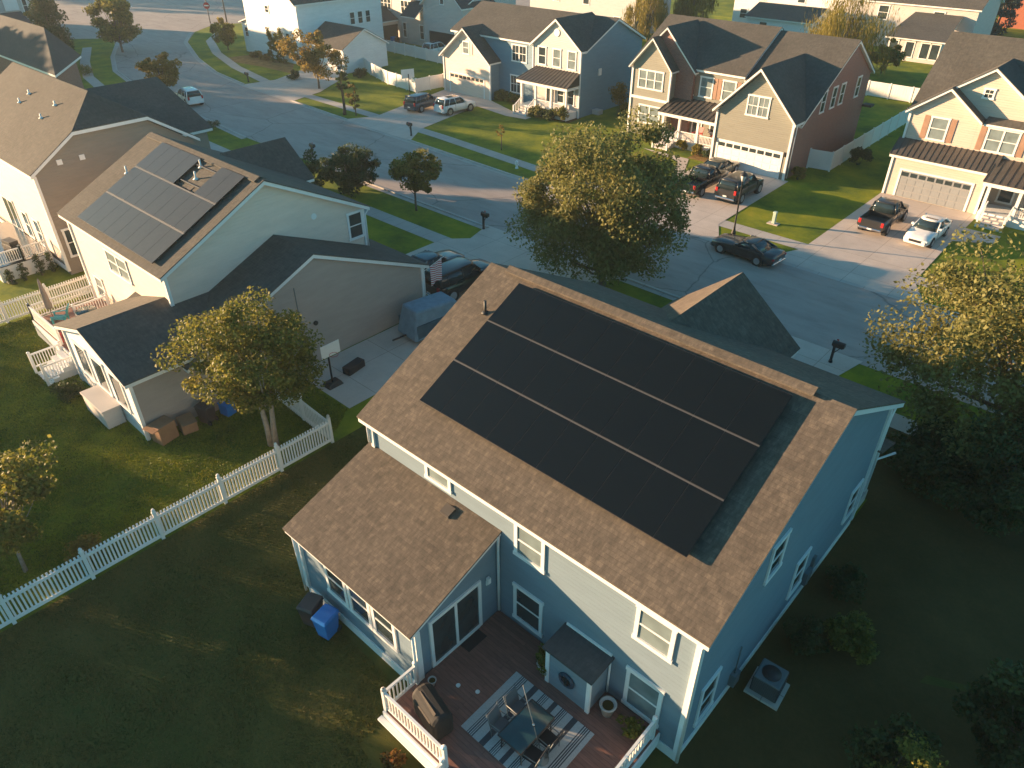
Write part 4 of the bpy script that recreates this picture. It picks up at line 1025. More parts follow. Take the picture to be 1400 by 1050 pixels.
m = MB(); m.tube([(0, 0, .05), (0, 0, 2.6)], .02, 8); m.build('pole', M['bark'], k, local=True)
m = MB(); m.lathe([(.16, .75), (.2, .9), (.15, 1.6), (.07, 2.4), (.02, 2.55)], (0, 0, 0), 9); m.build('canopy', M['parasol'], k, local=True)
def cbox(name, label, cat, loc, rz, size, mat, parts=(), bevel=.02, group=None):
    k = thing(name, label, cat, loc, rz, group); a, b, c = size
    m = MB(); m.box(-a / 2, a / 2, -b / 2, b / 2, .0, c); m.build('body', M[mat], k, local=True, bevel=bevel)
    for nm, x0, x1, y0, y1, z0, z1, mt in parts: m = MB(); m.box(x0, x1, y0, y1, z0, z1); m.build(nm, M[mt], k, local=True, bevel=.01)
    return k
def adirondack(label, loc, rz, mat):
    c = thing('deck_chair', label, 'chair', loc, rz, 'deck chairs')
    m = MB(); m.hexa([(-.28, -.3, .25), (.28, -.3, .25), (.28, .3, .36), (-.28, .3, .36), (-.28, -.3, .29), (.28, -.3, .29), (.28, .3, .4), (-.28, .3, .4)]); m.build('seat', M[mat], c, local=True)
    m = MB(); m.hexa([(-.28, -.34, .28), (.28, -.34, .28), (.28, -.29, .28), (-.28, -.29, .28), (-.3, -.6, .95), (.3, -.6, .95), (.3, -.55, .97), (-.3, -.55, .97)]); m.build('backrest', M[mat], c, local=True)
    for sx in (-.34, .34):
        m = MB(); m.box(sx - .05, sx + .05, -.4, .38, .52, .55); m.build('armrest', M[mat], c, local=True)
        for yy in (-.3, .32): m = MB(); m.box(sx - .03, sx + .03, yy - .04, yy + .04, 0, .52); m.build('leg', M[mat], c, local=True)
adirondack('turquoise deck chair beside the closed parasol', (-38.7, -2.3, 1.003), R(150), 'teal')
adirondack('red deck chair at the top of the deck steps', (-36.2, -2.7, 1.003), R(200), 'red')
k = thing('round_table', 'small dark round table on the white-railed deck', 'table', (-37.6, -1.2, 1.003))
m = MB(); m.lathe([(.55, .7), (.55, .73), (.02, .735)], (0, 0, 0), 18); m.build('table_top', M['tableglass'], k, local=True)
m = MB(); m.tube([(0, 0, 0), (0, 0, .7)], .05, 8); m.lathe([(.3, 0), (.28, .04), (.05, .07)], (0, 0, 0), 12); m.build('pedestal', M['black'], k, local=True)
cbox('storage_box', 'pale grey storage box on the lawn below the rear windows of the beige house', 'storage box', (-29.6, -4.0, 0), 0, (2.4, .85, .95), 'lgrey', [('lid', -1.25, 1.25, -.47, .47, .951, 1.05, 'lgrey')])
k = cbox('cardboard_box', 'tall open cardboard box at the corner of the beige house', 'box', (-25.75, -2.9, 0), R(12), (.75, .9, .95), 'cardboard', [('flap', -.38, .38, -.75, -.451, .9, .93, 'cardboard')])
cbox('cardboard_box', 'smaller cardboard box behind the tall one at the taupe wall', 'box', (-25.6, -1.85, 0), R(-8), (.7, .7, .7), 'cardboard', [('flap', .351, .62, -.34, .34, .66, .69, 'cardboard')])
cbox('storage_tub', 'bright blue plastic tub under the tree by the taupe wall', 'tub', (-25.4, .1, 0), R(10), (.6, .5, .6), 'bluebin', [('lid', -.33, .33, -.28, .28, .601, .66, 'bluebin')])
wheelie_bin('dark wheelie bin behind the cardboard boxes', (-25.5, -.9, 0), R(-70), 'brownbin')
# basketball hoop
k = thing('basketball_hoop', 'portable basketball hoop with a white backboard beside the taupe garage wall', 'basketball hoop', (-23.6, 5.0, .03), R(-90))
m = MB(); m.hexa([(-.45, -.35, 0), (.45, -.35, 0), (.45, .35, 0), (-.45, .35, 0), (-.35, -.25, .22), (.35, -.25, .22), (.35, .25, .22), (-.35, .25, .22)]); m.build('base', M['black'], k, local=True, bevel=.03)
m = MB(); m.tube([(0, 0, .2), (0, 0, 1.7), (0, .25, 2.1)], .05, 8); m.build('pole', M['black'], k, local=True)
m = MB(); m.box(-.55, .55, .28, .31, 1.9, 2.6); m.build('backboard', M['white'], k, local=True)
m = MB(); m.tube([(.22 * math.cos(2 * math.pi * i / 16), .53 + .22 * math.sin(2 * math.pi * i / 16), 2.05) for i in range(17)], .012, 5, 0, False); m.build('hoop', M['red'], k, local=True)
cbox('low_dark_box', 'flat black box on the pale concrete strip', 'bench', (-23.9, 6.6, .03), R(10), (.5, 1.2, .42), 'mat')  # plain low dark box
# covered trailer
k = thing('covered_trailer', 'boxy trailer under a blue-grey tarp on the driveway strip', 'trailer', (-23.9, 12.1, .03), R(-6))
m = MB(); m.prism([(-.95, -1.7, .25), (.95, -1.7, .25), (1.0, 1.7, .25), (-1.0, 1.7, .25)], [(-.7, -1.35, 2.0), (.7, -1.35, 2.0), (.75, 1.4, 1.85), (-.75, 1.4, 1.85)]); m.build('tarp', M['tarp'], k, local=True, bevel=.12)
m = MB(); m.box(.86, .93, -1.5, 1.55, .3, 1.2); m.box(-.93, -.86, -1.5, 1.55, .3, 1.2); m.build('tarp_skirt', M['tarpdark'], k, local=True)
for sx in (-.85, .85):
    m = MB(); m.tube([(sx - .1, .2, .32), (sx + .1, .2, .32)], .32, 14); m.build('wheel', M['rubber'], k, local=True)
m = MB(); m.tube([(0, -1.7, .4), (0, -2.6, .4)], .05, 6); m.build('tow_bar', M['black'], k, local=True)
# flag on the garage corner
k = thing('flag', 'red and white striped flag hanging at the garage corner of the beige house', 'flag', (-25.95, 13.9, 2.3))
m = MB(); m.tube([(0, -.25, .3), (.5, .9, 1.0)], .018, 6); m.build('flag_pole', M['white'], k, local=True)
m = MB(); vs = []; n = 8
for i in range(n + 1):
    t = i / n; vs += [(.14 + .3 * t + .05 * math.sin(5 * t), .1 + .72 * t, .5 + .45 * t), (.10 + .3 * t + .1 * math.sin(6 * t + 1), .08 + .62 * t, -.75 + .3 * t)]
m.mesh(vs + [(x - .01, y, z) for x, y, z in vs], [(2 * i, 2 * i + 1, 2 * i + 3, 2 * i + 2) for i in range(n)]); m.build('flag_cloth', M['flag'], k, local=True, recalc=False)

# ================================================================== FARTHER LEFT HOUSES
H = House('two_storey_house', 'taupe house with a clipped gable at the left edge, behind the beige house', (-53, 6.3, 0), 'taupe2', 'shingle2')
x0, x1 = -62, -46.9
w = MB(); w.prism([(x0, 1.1, 0), (x0, 11.4, 0), (x0, 11.4, 6.6), (x0, 8.6, 8.5), (x0, 3.87, 8.5), (x0, 1.1, 6.7)], [(x1, 1.1, 0), (x1, 11.4, 0), (x1, 11.4, 6.6), (x1, 8.6, 8.5), (x1, 3.87, 8.5), (x1, 1.1, 6.7)])
H.W = w
w = MB(); w.box(x0, x1 + .02, 1.02, 1.098, .9, 6.5); tag(H.part('wall', w, 'cream'), 'cream clad rear wall')
e = -46.6
def two(pts): H.Rf.slab(pts, .055); H.F.slab(pts, .2, 0, -.056)
two([(-62.3, .78, 6.79), (e, .78, 6.79), (e, 3.87, 8.80), (-49, 6.31, 10.39), (-62.3, 6.31, 10.39)])
two([(e, 3.87, 8.80), (e, 8.6, 8.81), (-49, 6.31, 10.39)])
two([(e, 8.6, 8.81), (e, 11.75, 6.75), (-62.3, 11.75, 6.75), (-62.3, 6.31, 10.39), (-49, 6.31, 10.39)])
H.gable('y', 8.5, 14.4, -65.4, -50.9, 6.1, .335, .3, .5, .4)
H.corner(-46.9, 1.05, .3, 6.6, .08)
H.win('+x', -46.9, 1.85, 1.15, .8, 1.9); H.win('-y', 1.02, -50.2, 1.1, 1.0, 1.9); H.win('-y', 1.02, -52.3, 1.1, 1.0, 1.9); H.win('-y', 1.02, -55.2, .95, 2.2, 2.3, n=2, rail=False)
for y in (2.69, 4.05): m = MB(); m.box(-46.9, -46.84, y - .16, y + .16, 6.95, 7.27); H.part('wall_vent', m, 'white')
for x, y, z in ((-55.8, 4.1, 8.95), (-55.6, 4.8, 9.42), (-51.3, 3.8, 8.76), (-51.1, 4.8, 9.41)): H.pipe(x, y, z, .3, 'vinyl')
m = MB(); m.box(-62, -46.95, .92, 1.019, .35, .6); H.part('band_board', m, 'white')
H.finish()
D = thing('wooden_deck', 'dark raised deck with white railings behind the taupe house', 'deck', (-52, -.5, 0))
m = MB(); m.box(-57, -48.9, -2.3, .9, 1.0, 1.05); m.build('deck_boards', M['pdark'], D)
m = MB(); m.box(-48.94, -48.88, -2.3, .9, .02, .99); m.box(-57, -48.9, -2.36, -2.3, .02, .99); m.build('skirt_board', M['vinyl'], D)
railing(D, (-48.95, .8), (-48.95, -.75), 1.05); railing(D, (-48.95, -.75), (-48.95, -2.25), 1.05); railing(D, (-48.95, -2.25), (-55, -2.25), 1.05)
cbox('grill', 'black barbecue grill on the dark deck of the taupe house', 'grill', (-50.0, -.9, 1.053), R(10), (1.2, .6, .9), 'black', [('lid', -.5, .5, -.28, .28, .901, 1.15, 'black')])
for i, (y, hh) in enumerate(((-2.0, 1.0), (-1.2, 1.2), (-.2, 1.5), (.5, 1.5))):
    tree('conifer', ('nearest the deck corner', 'second from the deck corner', 'third from the deck corner', 'nearest the house wall')[i] + ': little dark cone tree before the deck skirting', (-48.3, y, 0), hh, .34, .05, M['leafC'], 700, .05, 60 + i, 30, 'tree', 'little conifers along the deck', shape='column')

H = House('two_storey_house', 'slate-roofed house with a red wall at the top left edge', (-88, 19, 0), 'orange', 'shingle3')
H.wallmb('brick').prism([(-106, 13.9, 0), (-78.4, 13.9, 0), (-85, 18.3, 0), (-106, 18.3, 0)], [(-106, 13.9, 6.2), (-78.4, 13.9, 6.2), (-85, 18.3, 6.2), (-106, 18.3, 6.2)])
for pts in ([(-106.5, 13.3, 6.4), (-76.6, 13.3, 6.4), (-84, 16.0, 9.4), (-106.5, 16.0, 9.4)], [(-76.6, 13.3, 6.4), (-84.5, 18.8, 6.4), (-84, 16.0, 9.4)], [(-84.5, 18.8, 6.4), (-106.5, 18.8, 6.4), (-106.5, 16.0, 9.4), (-84, 16.0, 9.4)]):
    H.Rf.slab(pts, .055); H.F.slab(pts, .2, 0, -.056)
H.win('-y', 13.9, -80, 3.6, 1.1, 1.5)
H.finish()
H = House('two_storey_house', 'pale grey house behind a dark tall shrub at the far top left', (-146, 30, 0), 'lgrey', 'shingle3')
H.gable('x', -165, -140, 24, 36, 7.2, .5, .4, .3, .3)
H.gable('y', 22, 30, -139.6, -132.6, 3.0, .45, .4, .3, .0)
m = MB(); m.box(-139.9, -139.8, 29, 31, 4.5, 6.3); H.part('window', m, 'white'); H.win('+x', -140, 32, 3.6, .8, 2.8); H.win('+x', -132.6, 26, 1.0, 1.2, 1.4)
H.finish()

# ================================================================== ACROSS THE STREET
# white corner house
H = House('two_storey_house', 'white corner house beside the street bend with a brown-roofed garage wing', (-93, 55, 0), 'whites', 'shingle2')
H.gable('y', 49.5, 64, -104.2, -90.9, 7.7, .7, .35, .5, .4)
w = MB(); w.prism([(-106.4, 49.9, 0), (-104.21, 49.9, 0), (-104.21, 49.9, 4.6), (-106.4, 49.9, 4.0)], [(-106.4, 58, 0), (-104.21, 58, 0), (-104.21, 58, 4.6), (-106.4, 58, 4.0)]); H.part('side_bay', w, 'whites')
r = MB(); r.slab([(-106.7, 49.5, 4.05), (-104.21, 49.5, 4.75), (-104.21, 58.3, 4.75), (-106.7, 58.3, 4.05)], .1); H.part('bay_roof', r, 'white')
H.gable('x', -90.9, -82.5, 50.3, 57.6, 3.0, .55, .35, 0, .3)
H.win('-y', 49.5, -98.1, 6.0, 1.0, 1.0); H.win('-y', 49.9, -105.3, 2.1, 1.0, 1.4); H.win('-y', 49.5, -93.8, 2.6, 1.0, 1.3); H.win('-y', 49.5, -92.3, 2.4, 1.0, 1.3)
for y in (58.6, 60, 61.4): H.win('+x', -90.9, y, 4.2, .95, 1.7)
H.garage('-y', 50.3, -86.5, .03, 4.6, 2.2)
H.finish()
# house with the porch and the open garage
H = House('two_storey_house', 'pale grey house with a screened porch and an open garage, behind the white corner house', (-86, 74, 0), 'lgrey', 'shingle3')
H.gable('x', -101, -79.6, 70.5, 81, 6.6, .5, .35, .3, .3)
H.gable('y', 69.2, 76, -87.6, -79.2, 6.3, .85, .3, .45, 0)
H.shed([(-91.5, 68.0, 4.4), (-88.2, 68.0, 4.4), (-88.2, 70.6, 6.4), (-91.5, 70.6, 6.4)])
w = MB(); w.box(-101, -95.2, 66.8, 70.49, 0, .5); H.part('porch_floor', w, 'lgrey')
w = MB(); w.prism([(-101, 66.8, 2.6), (-95.2, 66.8, 2.6), (-95.2, 66.8, 3.2), (-98.1, 66.8, 4.5), (-101, 66.8, 3.2)], [(-101, 70.4, 2.6), (-95.2, 70.4, 2.6), (-95.2, 70.4, 3.2), (-98.1, 70.4, 4.5), (-101, 70.4, 3.2)]); H.part('porch_gable', w, 'cream')
H.gable('y', 66.8, 70.4, -101, -95.2, 3.3, .5, .3, .3, 0, walls=False)
for i in range(4): x = -101 + 5.8 * i / 3; w = MB(); w.box(x - .1, x + .1, 66.8, 67.0, .5, 2.6); H.part('porch_column', w, 'white')
w = MB()
for i in range(3): x = -101 + 5.8 * i / 3; w.box(x + .1, x + 5.8 / 3 - .1, 66.88, 66.92, .5, 2.6)
w.box(-95.24, -95.2, 67.0, 70.4, .5, 2.6); H.part('porch_screen', w, 'screen')
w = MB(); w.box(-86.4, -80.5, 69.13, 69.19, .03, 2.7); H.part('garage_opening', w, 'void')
H.win('-y', 69.2, -83.4, 6.4, .9, 1.9); H.win('-y', 70.5, -92.9, 4.2, 2.6, 1.9, n=3); H.win('-y', 70.5, -97.8, 4.4, 2.6, 1.9, n=3); H.win('-y', 70.5, -89.6, .9, 1.0, 2.1, name='door'); H.win('-y', 70.5, -93.6, .8, .9, 2.2, name='door')
H.finish()
wheelie_bin('blue wheelie bin beside the screened porch', (-94.4, 68.6, 0), 0, 'bluebin'); wheelie_bin('black wheelie bin by the screened porch, right of the blue one', (-93.4, 68.6, 0), 0, 'brownbin')

# steel-blue house
H = House('two_storey_house', 'steel-blue house with a cream garage wing and bronze porch roof', (-56, 59, 0), 'blue2', 'shingle2')
H.gable('x', -65.6, -45.8, 54.55, 64.95, 6.72, .46, .35, .35, .3)
H.gable('y', 53, 59.5, -66.0, -58.3, 4.15, .80, .35, .55, 0, wall='cream')
w = H.wallmb('lgrey'); w.prism([(-52.35, 53.7, 0), (-45.82, 53.7, 0), (-45.82, 53.7, 6.75), (-49.085, 53.7, 9.3), (-52.35, 53.7, 6.75)], [(-52.35, 54.5, 0), (-45.82, 54.5, 0), (-45.82, 54.5, 6.75), (-49.085, 54.5, 9.3), (-52.35, 54.5, 6.75)])
for q in ([(-52.65, 53.35, 6.8), (-49.085, 53.35, 9.58), (-49.085, 59.6, 9.58), (-52.65, 59.6, 6.8)], [(-45.5, 53.35, 6.8), (-45.5, 54.42, 6.8), (-48.7, 59.7, 9.3), (-49.085, 59.6, 9.58), (-49.085, 53.35, 9.58)]):
    H.Rf.slab(q, .055); H.F.slab(q, .2, 0, -.056)
w = MB(); w.box(-58.31, -58.27, 53.08, 54.6, 0, 3.9); tag(H.part('wall', w, 'blue2'), 'steel blue side of the garage wing')
w = MB(); w.box(-45.84, -45.79, 53.78, 54.6, 0, 6.5); tag(H.part('wall', w, 'blue2'), 'steel blue side of the front gable')
H.garage('-y', 53, -62.15, .03, 5.6, 2.2, 'cream')
H.corner(-66.0, 53, 0, 4, .07); H.corner(-58.3, 53, 0, 4, .07); H.corner(-45.8, 53.7, 0, 6.6, .07); H.corner(-52.35, 53.7, 3.9, 6.6, .06)
H.win('-y', 53, -62.1, 4.6, 1.1, 1.4, pane='blind', shut='lgrey')
H.win('-y', 54.55, -55.15, 4.4, 2.25, 1.8, n=2, grid=True); H.win('-y', 54.55, -55.5, 1.0, 2.0, 1.95, n=2, grid=True)
for c, pn in ((-51.05, 'glass'), (-49.0, 'blind'), (-46.95, 'blind')): H.win('-y', 53.7, c, 4.8, 1.15, 1.85, pane=pn)
m = MB(); m.tube([(-49.08, 53.7, 8.2), (-49.08, 53.63, 8.2)], .38, 20); H.part('round_vent', m, 'white')
H.porch(-52.7, -46.05, 51.9, 53.7, .75, 3.42, 4.6, (-52.5, -50.45, -48.25, -46.2), (-52.3, -50.6, 4, 1.4), [(-50.25, -48.4), (-48.1, -46.35)], rl=1.2, rr=.05)
H.win('-y', 53.7, -48.3, 1.2, 1.0, 1.7); H.win('-y', 53.7, -46.9, 1.2, 1.0, 1.7); H.win('-y', 53.7, -49.9, .85, 1.0, 2.1, name='door', rail=False)
H.downspout([(-58.15, 55.2, 4.0), (-58.15, 55.2, .1)])
m = MB(); m.box(-45.8, -45.7, 56.9, 57.4, 3.9, 4.6); H.part('side_vent', m, 'white')
m = MB(); m.box(-45.79, -44.9, 56.2, 57.0, .02, .5); H.part('window_well', m, 'lgrey')
H.finish()
# tan house
H = House('two_storey_house', 'tan house with a brick side wall, white garage door and bronze porch roof', (-30, 58, 0), 'tan', 'shingle2')
H.gable('x', -39.3, -27.6, 54.65, 65.55, 6.78, .59, .35, .35, .08)
H.gable('x', -27.6, -20.42, 54.65, 65.55, 6.52, .59, .35, 0, .3, wall='brick')
H.gable('y', 53.3, 56, -38.95, -34.6, 6.45, 1.12, .3, .45, 0)
H.gable('y', 54.25, 59.5, -39.3, -32.7, 6.5, 1.0, .3, .3, 0, wall='brick')
w = H.W; w.prism([(-27.5, 50, 0), (-20.4, 50, 0), (-20.4, 50, 4.75), (-23.95, 50, 8.3), (-27.5, 50, 4.75)], [(-27.5, 54.64, 0), (-20.4, 54.64, 0), (-20.4, 54.64, 4.75), (-23.95, 54.64, 8.3), (-27.5, 54.64, 4.75)])
for q in ([(-27.8, 49.5, 4.85), (-23.95, 49.5, 8.7), (-23.95, 57.9, 8.7), (-26.05, 54.66, 6.6), (-27.8, 54.66, 4.85)], [(-20.1, 49.5, 4.85), (-20.1, 51.35, 4.85), (-23.95, 57.9, 8.7), (-23.95, 49.5, 8.7)]):
    H.Rf.slab(q, .055); H.F.slab(q, .2, 0, -.056)
q = [(-25.2, 50.9, 4.514), (-20.1, 50.9, 4.514), (-20.1, 54.298, 6.519), (-25.2, 54.298, 6.519)]; H.Rf.slab(q, .055); H.F.slab(q, .2, 0, -.056)
w = MB(); w.prism([(-20.41, 50.1, 0), (-20.41, 54.66, 0), (-20.41, 54.66, 6.35), (-20.41, 50.95, 4.3), (-20.41, 50.1, 4.3)], [(-20.36, 50.1, 0), (-20.36, 54.66, 0), (-20.36, 54.66, 6.35), (-20.36, 50.95, 4.3), (-20.36, 50.1, 4.3)]); tag(H.part('wall', w, 'brick'), 'brick facing on the garage side')
for c in ((-38.95, 53.3, 0, 6.3), (-34.6, 53.3, 3.3, 6.3), (-27.5, 50, 0, 4.7), (-20.42, 50, 0, 4.7)): H.corner(c[0], c[1], c[2], c[3], .08)
m = MB(); m.box(-38.97, -34.58, 53.2, 53.299, 3.45, 3.7); H.part('band_board', m, 'white')
H.win('-y', 53.3, -36.8, 4.45, 2.85, 1.75, n=3, pane='blind'); H.win('-y', 53.3, -36.6, 1.2, 2.5, 1.75, n=2, pane='blind')
H.win('-y', 54.65, -33.45, 4.3, 1.45, 1.85); H.win('-y', 54.65, -31.45, 4.3, 1.4, 1.85, pane='blind', shut='shutter'); H.win('-y', 54.65, -29.1, 4.3, 1.4, 1.85, pane='blind', shut='shutter')
H.win('-y', 50, -23.85, 4.75, 2.05, 1.7, n=2, pane='blind', grid=True)
H.garage('-y', 50, -24.0, .03, 6.0, 2.15)
for y in (55.2, 57.4, 59.2, 62.9): H.win('+x', -20.42, y, 4.65, .95, 1.85, pane='glass' if y != 59.1 else 'blind')
H.porch(-34.3, -28.0, 51.9, 54.65, .7, 3.12, 3.98, (-34.1, -32.3, -30.3, -28.2), (-34.0, -32.5, 4, 1.5), [(-32.15, -30.45), (-30.15, -28.35)])
H.win('-y', 54.65, -31.9, .75, 1.1, 2.15, name='door', rail=False); H.win('-y', 54.65, -29.9, 1.2, 1.2, 1.6)
for x in (-27.25, -20.7): m = MB(); m.box(x - .09, x + .09, 49.86, 49.99, 2.0, 2.35); H.part('wall_lamp', m, 'black')
k = MB(); k.box(-20.36, -19.5, 65.25, 66.1, 3.4, 3.6); H.part('bump_roof', k, 'shingle2')
H.downspout([(-20.3, 50.4, 4.5), (-20.3, 50.4, .1)])
H.finish()
adirondack('red rocking chair on the porch of the tan house', (-29.3, 53.6, .703), R(180), 'red')
adirondack('red rocking chair by the front door of the tan house', (-31.2, 53.7, .703), R(170), 'red')
# peach house
H = House('two_storey_house', 'peach house with two nested front gables at the right edge', (-6, 58, 0), 'peach', 'shingle2')
H.gable('x', -12.9, 6, 54.9, 65.5, 6.5, .86, .35, .35, .35)
H.gable('y', 54.6, 60.5, -12.95, -3.2, 6.5, .70, .35, .4, 0)
H.gable('y', 53.95, 56, -12.9, -8.0, 6.45, .74, .35, .4, 0)
H.shed([(-7.6, 53.7, 6.42), (-2.9, 53.7, 6.42), (-2.9, 54.65, 6.75), (-7.6, 54.65, 6.75)])
w = MB(); w.box(-8.01, -3.2, 53.95, 54.61, 3, 6.4); H.part('wall', w, 'peach')
w = MB(); w.box(-12.9, -5.9, 52.7, 54.0, 0, 3.3); H.part('wall', w, 'peach')
for c in ((-12.9, 53.95, 3.3, 6.4), (-12.9, 52.7, 0, 3.2), (-5.9, 52.7, 0, 3.2)): H.corner(*c, .07)
H.win('-y', 53.95, -10.6, 4.5, 1.35, 1.75, pane='blind', shut='shutter'); H.win('-y', 53.95, -6.1, 4.4, 2.2, 1.75, n=2, pane='blind', shut='shutter'); H.win('-y', 54.6, -8.1, 7.9, .75, .75, rail=True, grid=True)
H.garage('-y', 52.7, -9.35, .03, 5.2, 2.1, 'doorgrey')
r = MB(); r.slab([(-13.2, 52.4, 3.3), (-5.6, 52.4, 3.3), (-5.6, 53.93, 4.3), (-13.2, 53.93, 4.3)], .05)
for i in range(19): x = -13.15 + 7.5 * i / 18; r.hexa([(x - .02, 52.4, 3.301), (x + .02, 52.4, 3.301), (x + .02, 53.93, 4.301), (x - .02, 53.93, 4.301), (x - .02, 52.4, 3.35), (x + .02, 52.4, 3.35), (x + .02, 53.93, 4.35), (x - .02, 53.93, 4.35)])
H.part('garage_canopy', r, 'metalroof')
m = MB(); m.box(-13.15, -5.65, 52.44, 52.69, 3.05, 3.24); H.part('canopy_beam', m, 'white')
H.porch(-5.6, 1.5, 51.6, 53.95, .65, 3.0, 4.1, (-5.4, -3.3, -1.0, 1.3), (-5.1, -3.5, 4, 1.5), [(-3.1, -1.2), (-.8, 1.1)])
H.win('-y', 54.6, -4.6, .7, 1.1, 2.1, name='door', rail=False); H.win('-y', 54.6, -1.6, 1.1, 1.8, 1.6, n=2)
H.finish()
# farther rows
H = House('two_storey_house', 'pale house with a brown-roofed sunroom beyond the willow, top right', (-31, 118, 0), 'lgrey', 'shingle2')
H.gable('x', -44, -24.6, 117.9, 129, 6.2, .55, .4, .3, .4)
H.shed([(-33.5, 108.6, 3.0), (-25.4, 108.6, 3.0), (-26.4, 117.8, 5.2), (-33.0, 117.8, 5.2)])
w = MB(); w.box(-33, -25.9, 109.1, 117.89, 0, 2.9); H.part('sunroom_wall', w, 'lgrey')
for x in (-32.2, -30, -27.9, -26.6): H.win('-y', 109.1, x, .5, 1.3, 2.1, rail=False)
H.win('-y', 117.9, -37.6, 3.7, 1.6, 2.0); H.win('-y', 117.9, -29.7, 4.0, 1.6, 1.5)
H.finish()
H = House('two_storey_house', 'white house with a low brown-roofed wing, top right of centre', (-57, 121, 0), 'whites', 'shingle2')
H.gable('x', -64, -42, 121, 131, 6.3, .5, .4, .3, .3); H.gable('x', -57, -46, 112.5, 120.9, 3.0, .35, .4, .3, .3)
H.win('-y', 121, -62, 1.2, 1.4, 1.6); H.win('-y', 121, -59, 4.2, 1.4, 1.6); H.win('-y', 121, -52, 4.4, 1.4, 1.4); H.win('-y', 112.5, -54, .9, 1.4, 1.5)
H.finish()
H = House('two_storey_house', 'grey house behind the steel-blue house at the top edge', (-77, 101, 0), 'grey', 'shingle3')
H.gable('x', -92, -69.5, 98.5, 109, 6.4, .5, .4, .3, .3); H.win('-y', 98.5, -79.5, 4, 1.4, 1.8); H.win('-y', 98.5, -86, 4, 1.4, 1.8); H.win('-y', 98.5, -73, 1, 1.4, 1.8); H.win('+x', -69.5, 104, 4, 1.1, 1.5)
H.finish()
H = House('two_storey_house', 'orange-walled house at the top right corner', (-20, 160, 0), 'orange', 'shingle3')
H.gable('x', -28.5, -23, 150, 160, 6.2, .5, .4, .3, .3); H.corner(-23, 150, 0, 6); H.win('-y', 150, -24.2, 3.6, 1.2, 1.7); H.gable('x', -22, -6, 146, 158, 6.2, .5, .4, .3, .3, wall='lgrey'); H.win('-y', 146, -15, 3.6, 1.4, 1.8)
H.finish()

# ------------------------------------------------------------------ fences across the street
vinyl_fence('long white solid fence between the tan house and the peach house', [(-20.3, 54.6), (-18.4, 54.9), (-18.9, 84.8)], 1.7)
vinyl_fence('white solid fence behind the tan house, in front of the willow', [(-34, 85.0), (-18.95, 84.95)], 1.7)
vinyl_fence('white solid fence in front of the house with the open garage', [(-91, 64), (-66, 62.6)], 1.6)
vinyl_fence('white solid fence from the white corner house to the cream garage', [(-82.3, 53.4), (-79.4, 52.1), (-73.6, 50.2), (-67.6, 49.6)], 1.6)
vinyl_fence('short white solid fence beside the cream garage wing', [(-67.6, 49.75), (-67.2, 53.8), (-66.1, 54.2)], 1.6)

# ------------------------------------------------------------------ street furniture
mailbox('black mailbox at the kerb in front of the beige house, by the bushy dark tree', (-55.9, 26.4, 0), R(90), 1.15)
mailbox('black mailbox on the grass verge beside the small round street tree', (-32.1, 24.9, 0), R(90), 1.2)
mailbox('black mailbox beside the driveway of the steel-blue house', (-54.3, 37.2, 0), R(-90), 1.15)
mailbox('black mailbox on the verge before the white corner house', (-87.9, 39.0, 0), R(-90), 1.0)
mailbox('black mailbox behind the roof corner of the nearest house', (-5.5, 24.4, 0), R(90), 1.2)
mailbox('black mailbox below the big lit tree, by the driveway of the peach house', (-4.1, 36.6, 0), R(-90), 1.0)
street_lamp('black street lamp in front of the white garage door of the tan house', (-17.75, 36.3, 0), 4.7)
street_lamp('black street lamp wrapped in dark leaves by the white corner house', (-65.9, 37.6, 0), 5.0)
k = thing('utility_pedestal', 'pale green utility pedestal on the lawn of the tan house', 'utility box', (-16.6, 40.4, 0))
m = MB(); m.box(-.42, .42, -.3, .3, 0, .04); m.build('pad', M['concrete'], k, local=True)
m = MB(); m.box(-.12, .12, -.12, .12, .04, .8); m.build('post', M['greenbox'], k, local=True, bevel=.02)
m = MB(); m.box(-.14, .14, -.14, .14, .8, .95); m.build('cap', M['greenbox'], k, local=True, bevel=.03)
k = thing('fire_hydrant', 'small white hydrant on the lit verge before the steel-blue house', 'hydrant', (-39.6, 36.9, 0))
m = MB(); m.lathe([(.16, 0), (.16, .05), (.11, .08), (.11, .5), (.15, .53), (.13, .63), (.03, .72)], (0, 0, 0), 12); m.build('barrel', M['white'], k, local=True)
m = MB(); m.tube([(-.2, 0, .4), (.2, 0, .4)], .06, 8); m.tube([(0, -.18, .4), (0, 0, .4)], .07, 8); m.build('nozzle', M['white'], k, local=True)
k = thing('no_entry_sign', 'round red sign with a white bar on a pale post at the far junction', 'road sign', (-134.2, 59.3, 0), R(40))
m = MB(); m.tube([(0, 0, 0), (0, 0, 4.6)], .09, 8); m.build('post', M['alu'], k, local=True)
m = MB(); m.tube([(0, -.1, 2.9), (0, -.13, 2.9)], .55, 20); m.build('disc', M['stop'], k, local=True)
m = MB(); m.box(-.4, .4, -.15, -.135, 2.8, 3.0); m.build('bar', M['white'], k, local=True)
k = thing('street_pole', 'tall pale street pole beside the round red sign', 'pole', (-133.6, 62.2, 0), R(40))
m = MB(); m.tube([(0, 0, 0), (0, 0, 8)], [.14, .08], 8); m.tube([(0, 0, 2.2), (-.5, 0, 2.4)], .05, 6); m.build('post', M['alu'], k, local=True)
k = thing('basketball_hoop', 'white-backboard basketball hoop beside the cream garage wing', 'basketball hoop', (-66.4, 47.6, .03), R(70))
m = MB(); m.box(-.5, .5, -.4, .4, 0, .2); m.build('base', M['black'], k, local=True, bevel=.03)
m = MB(); m.tube([(0, 0, .2), (0, 0, 2.6)], .06, 8); m.build('pole', M['black'], k, local=True)
m = MB(); m.box(-.8, .8, .2, .24, 2.1, 3.1); m.build('backboard', M['vinyl'], k, local=True)
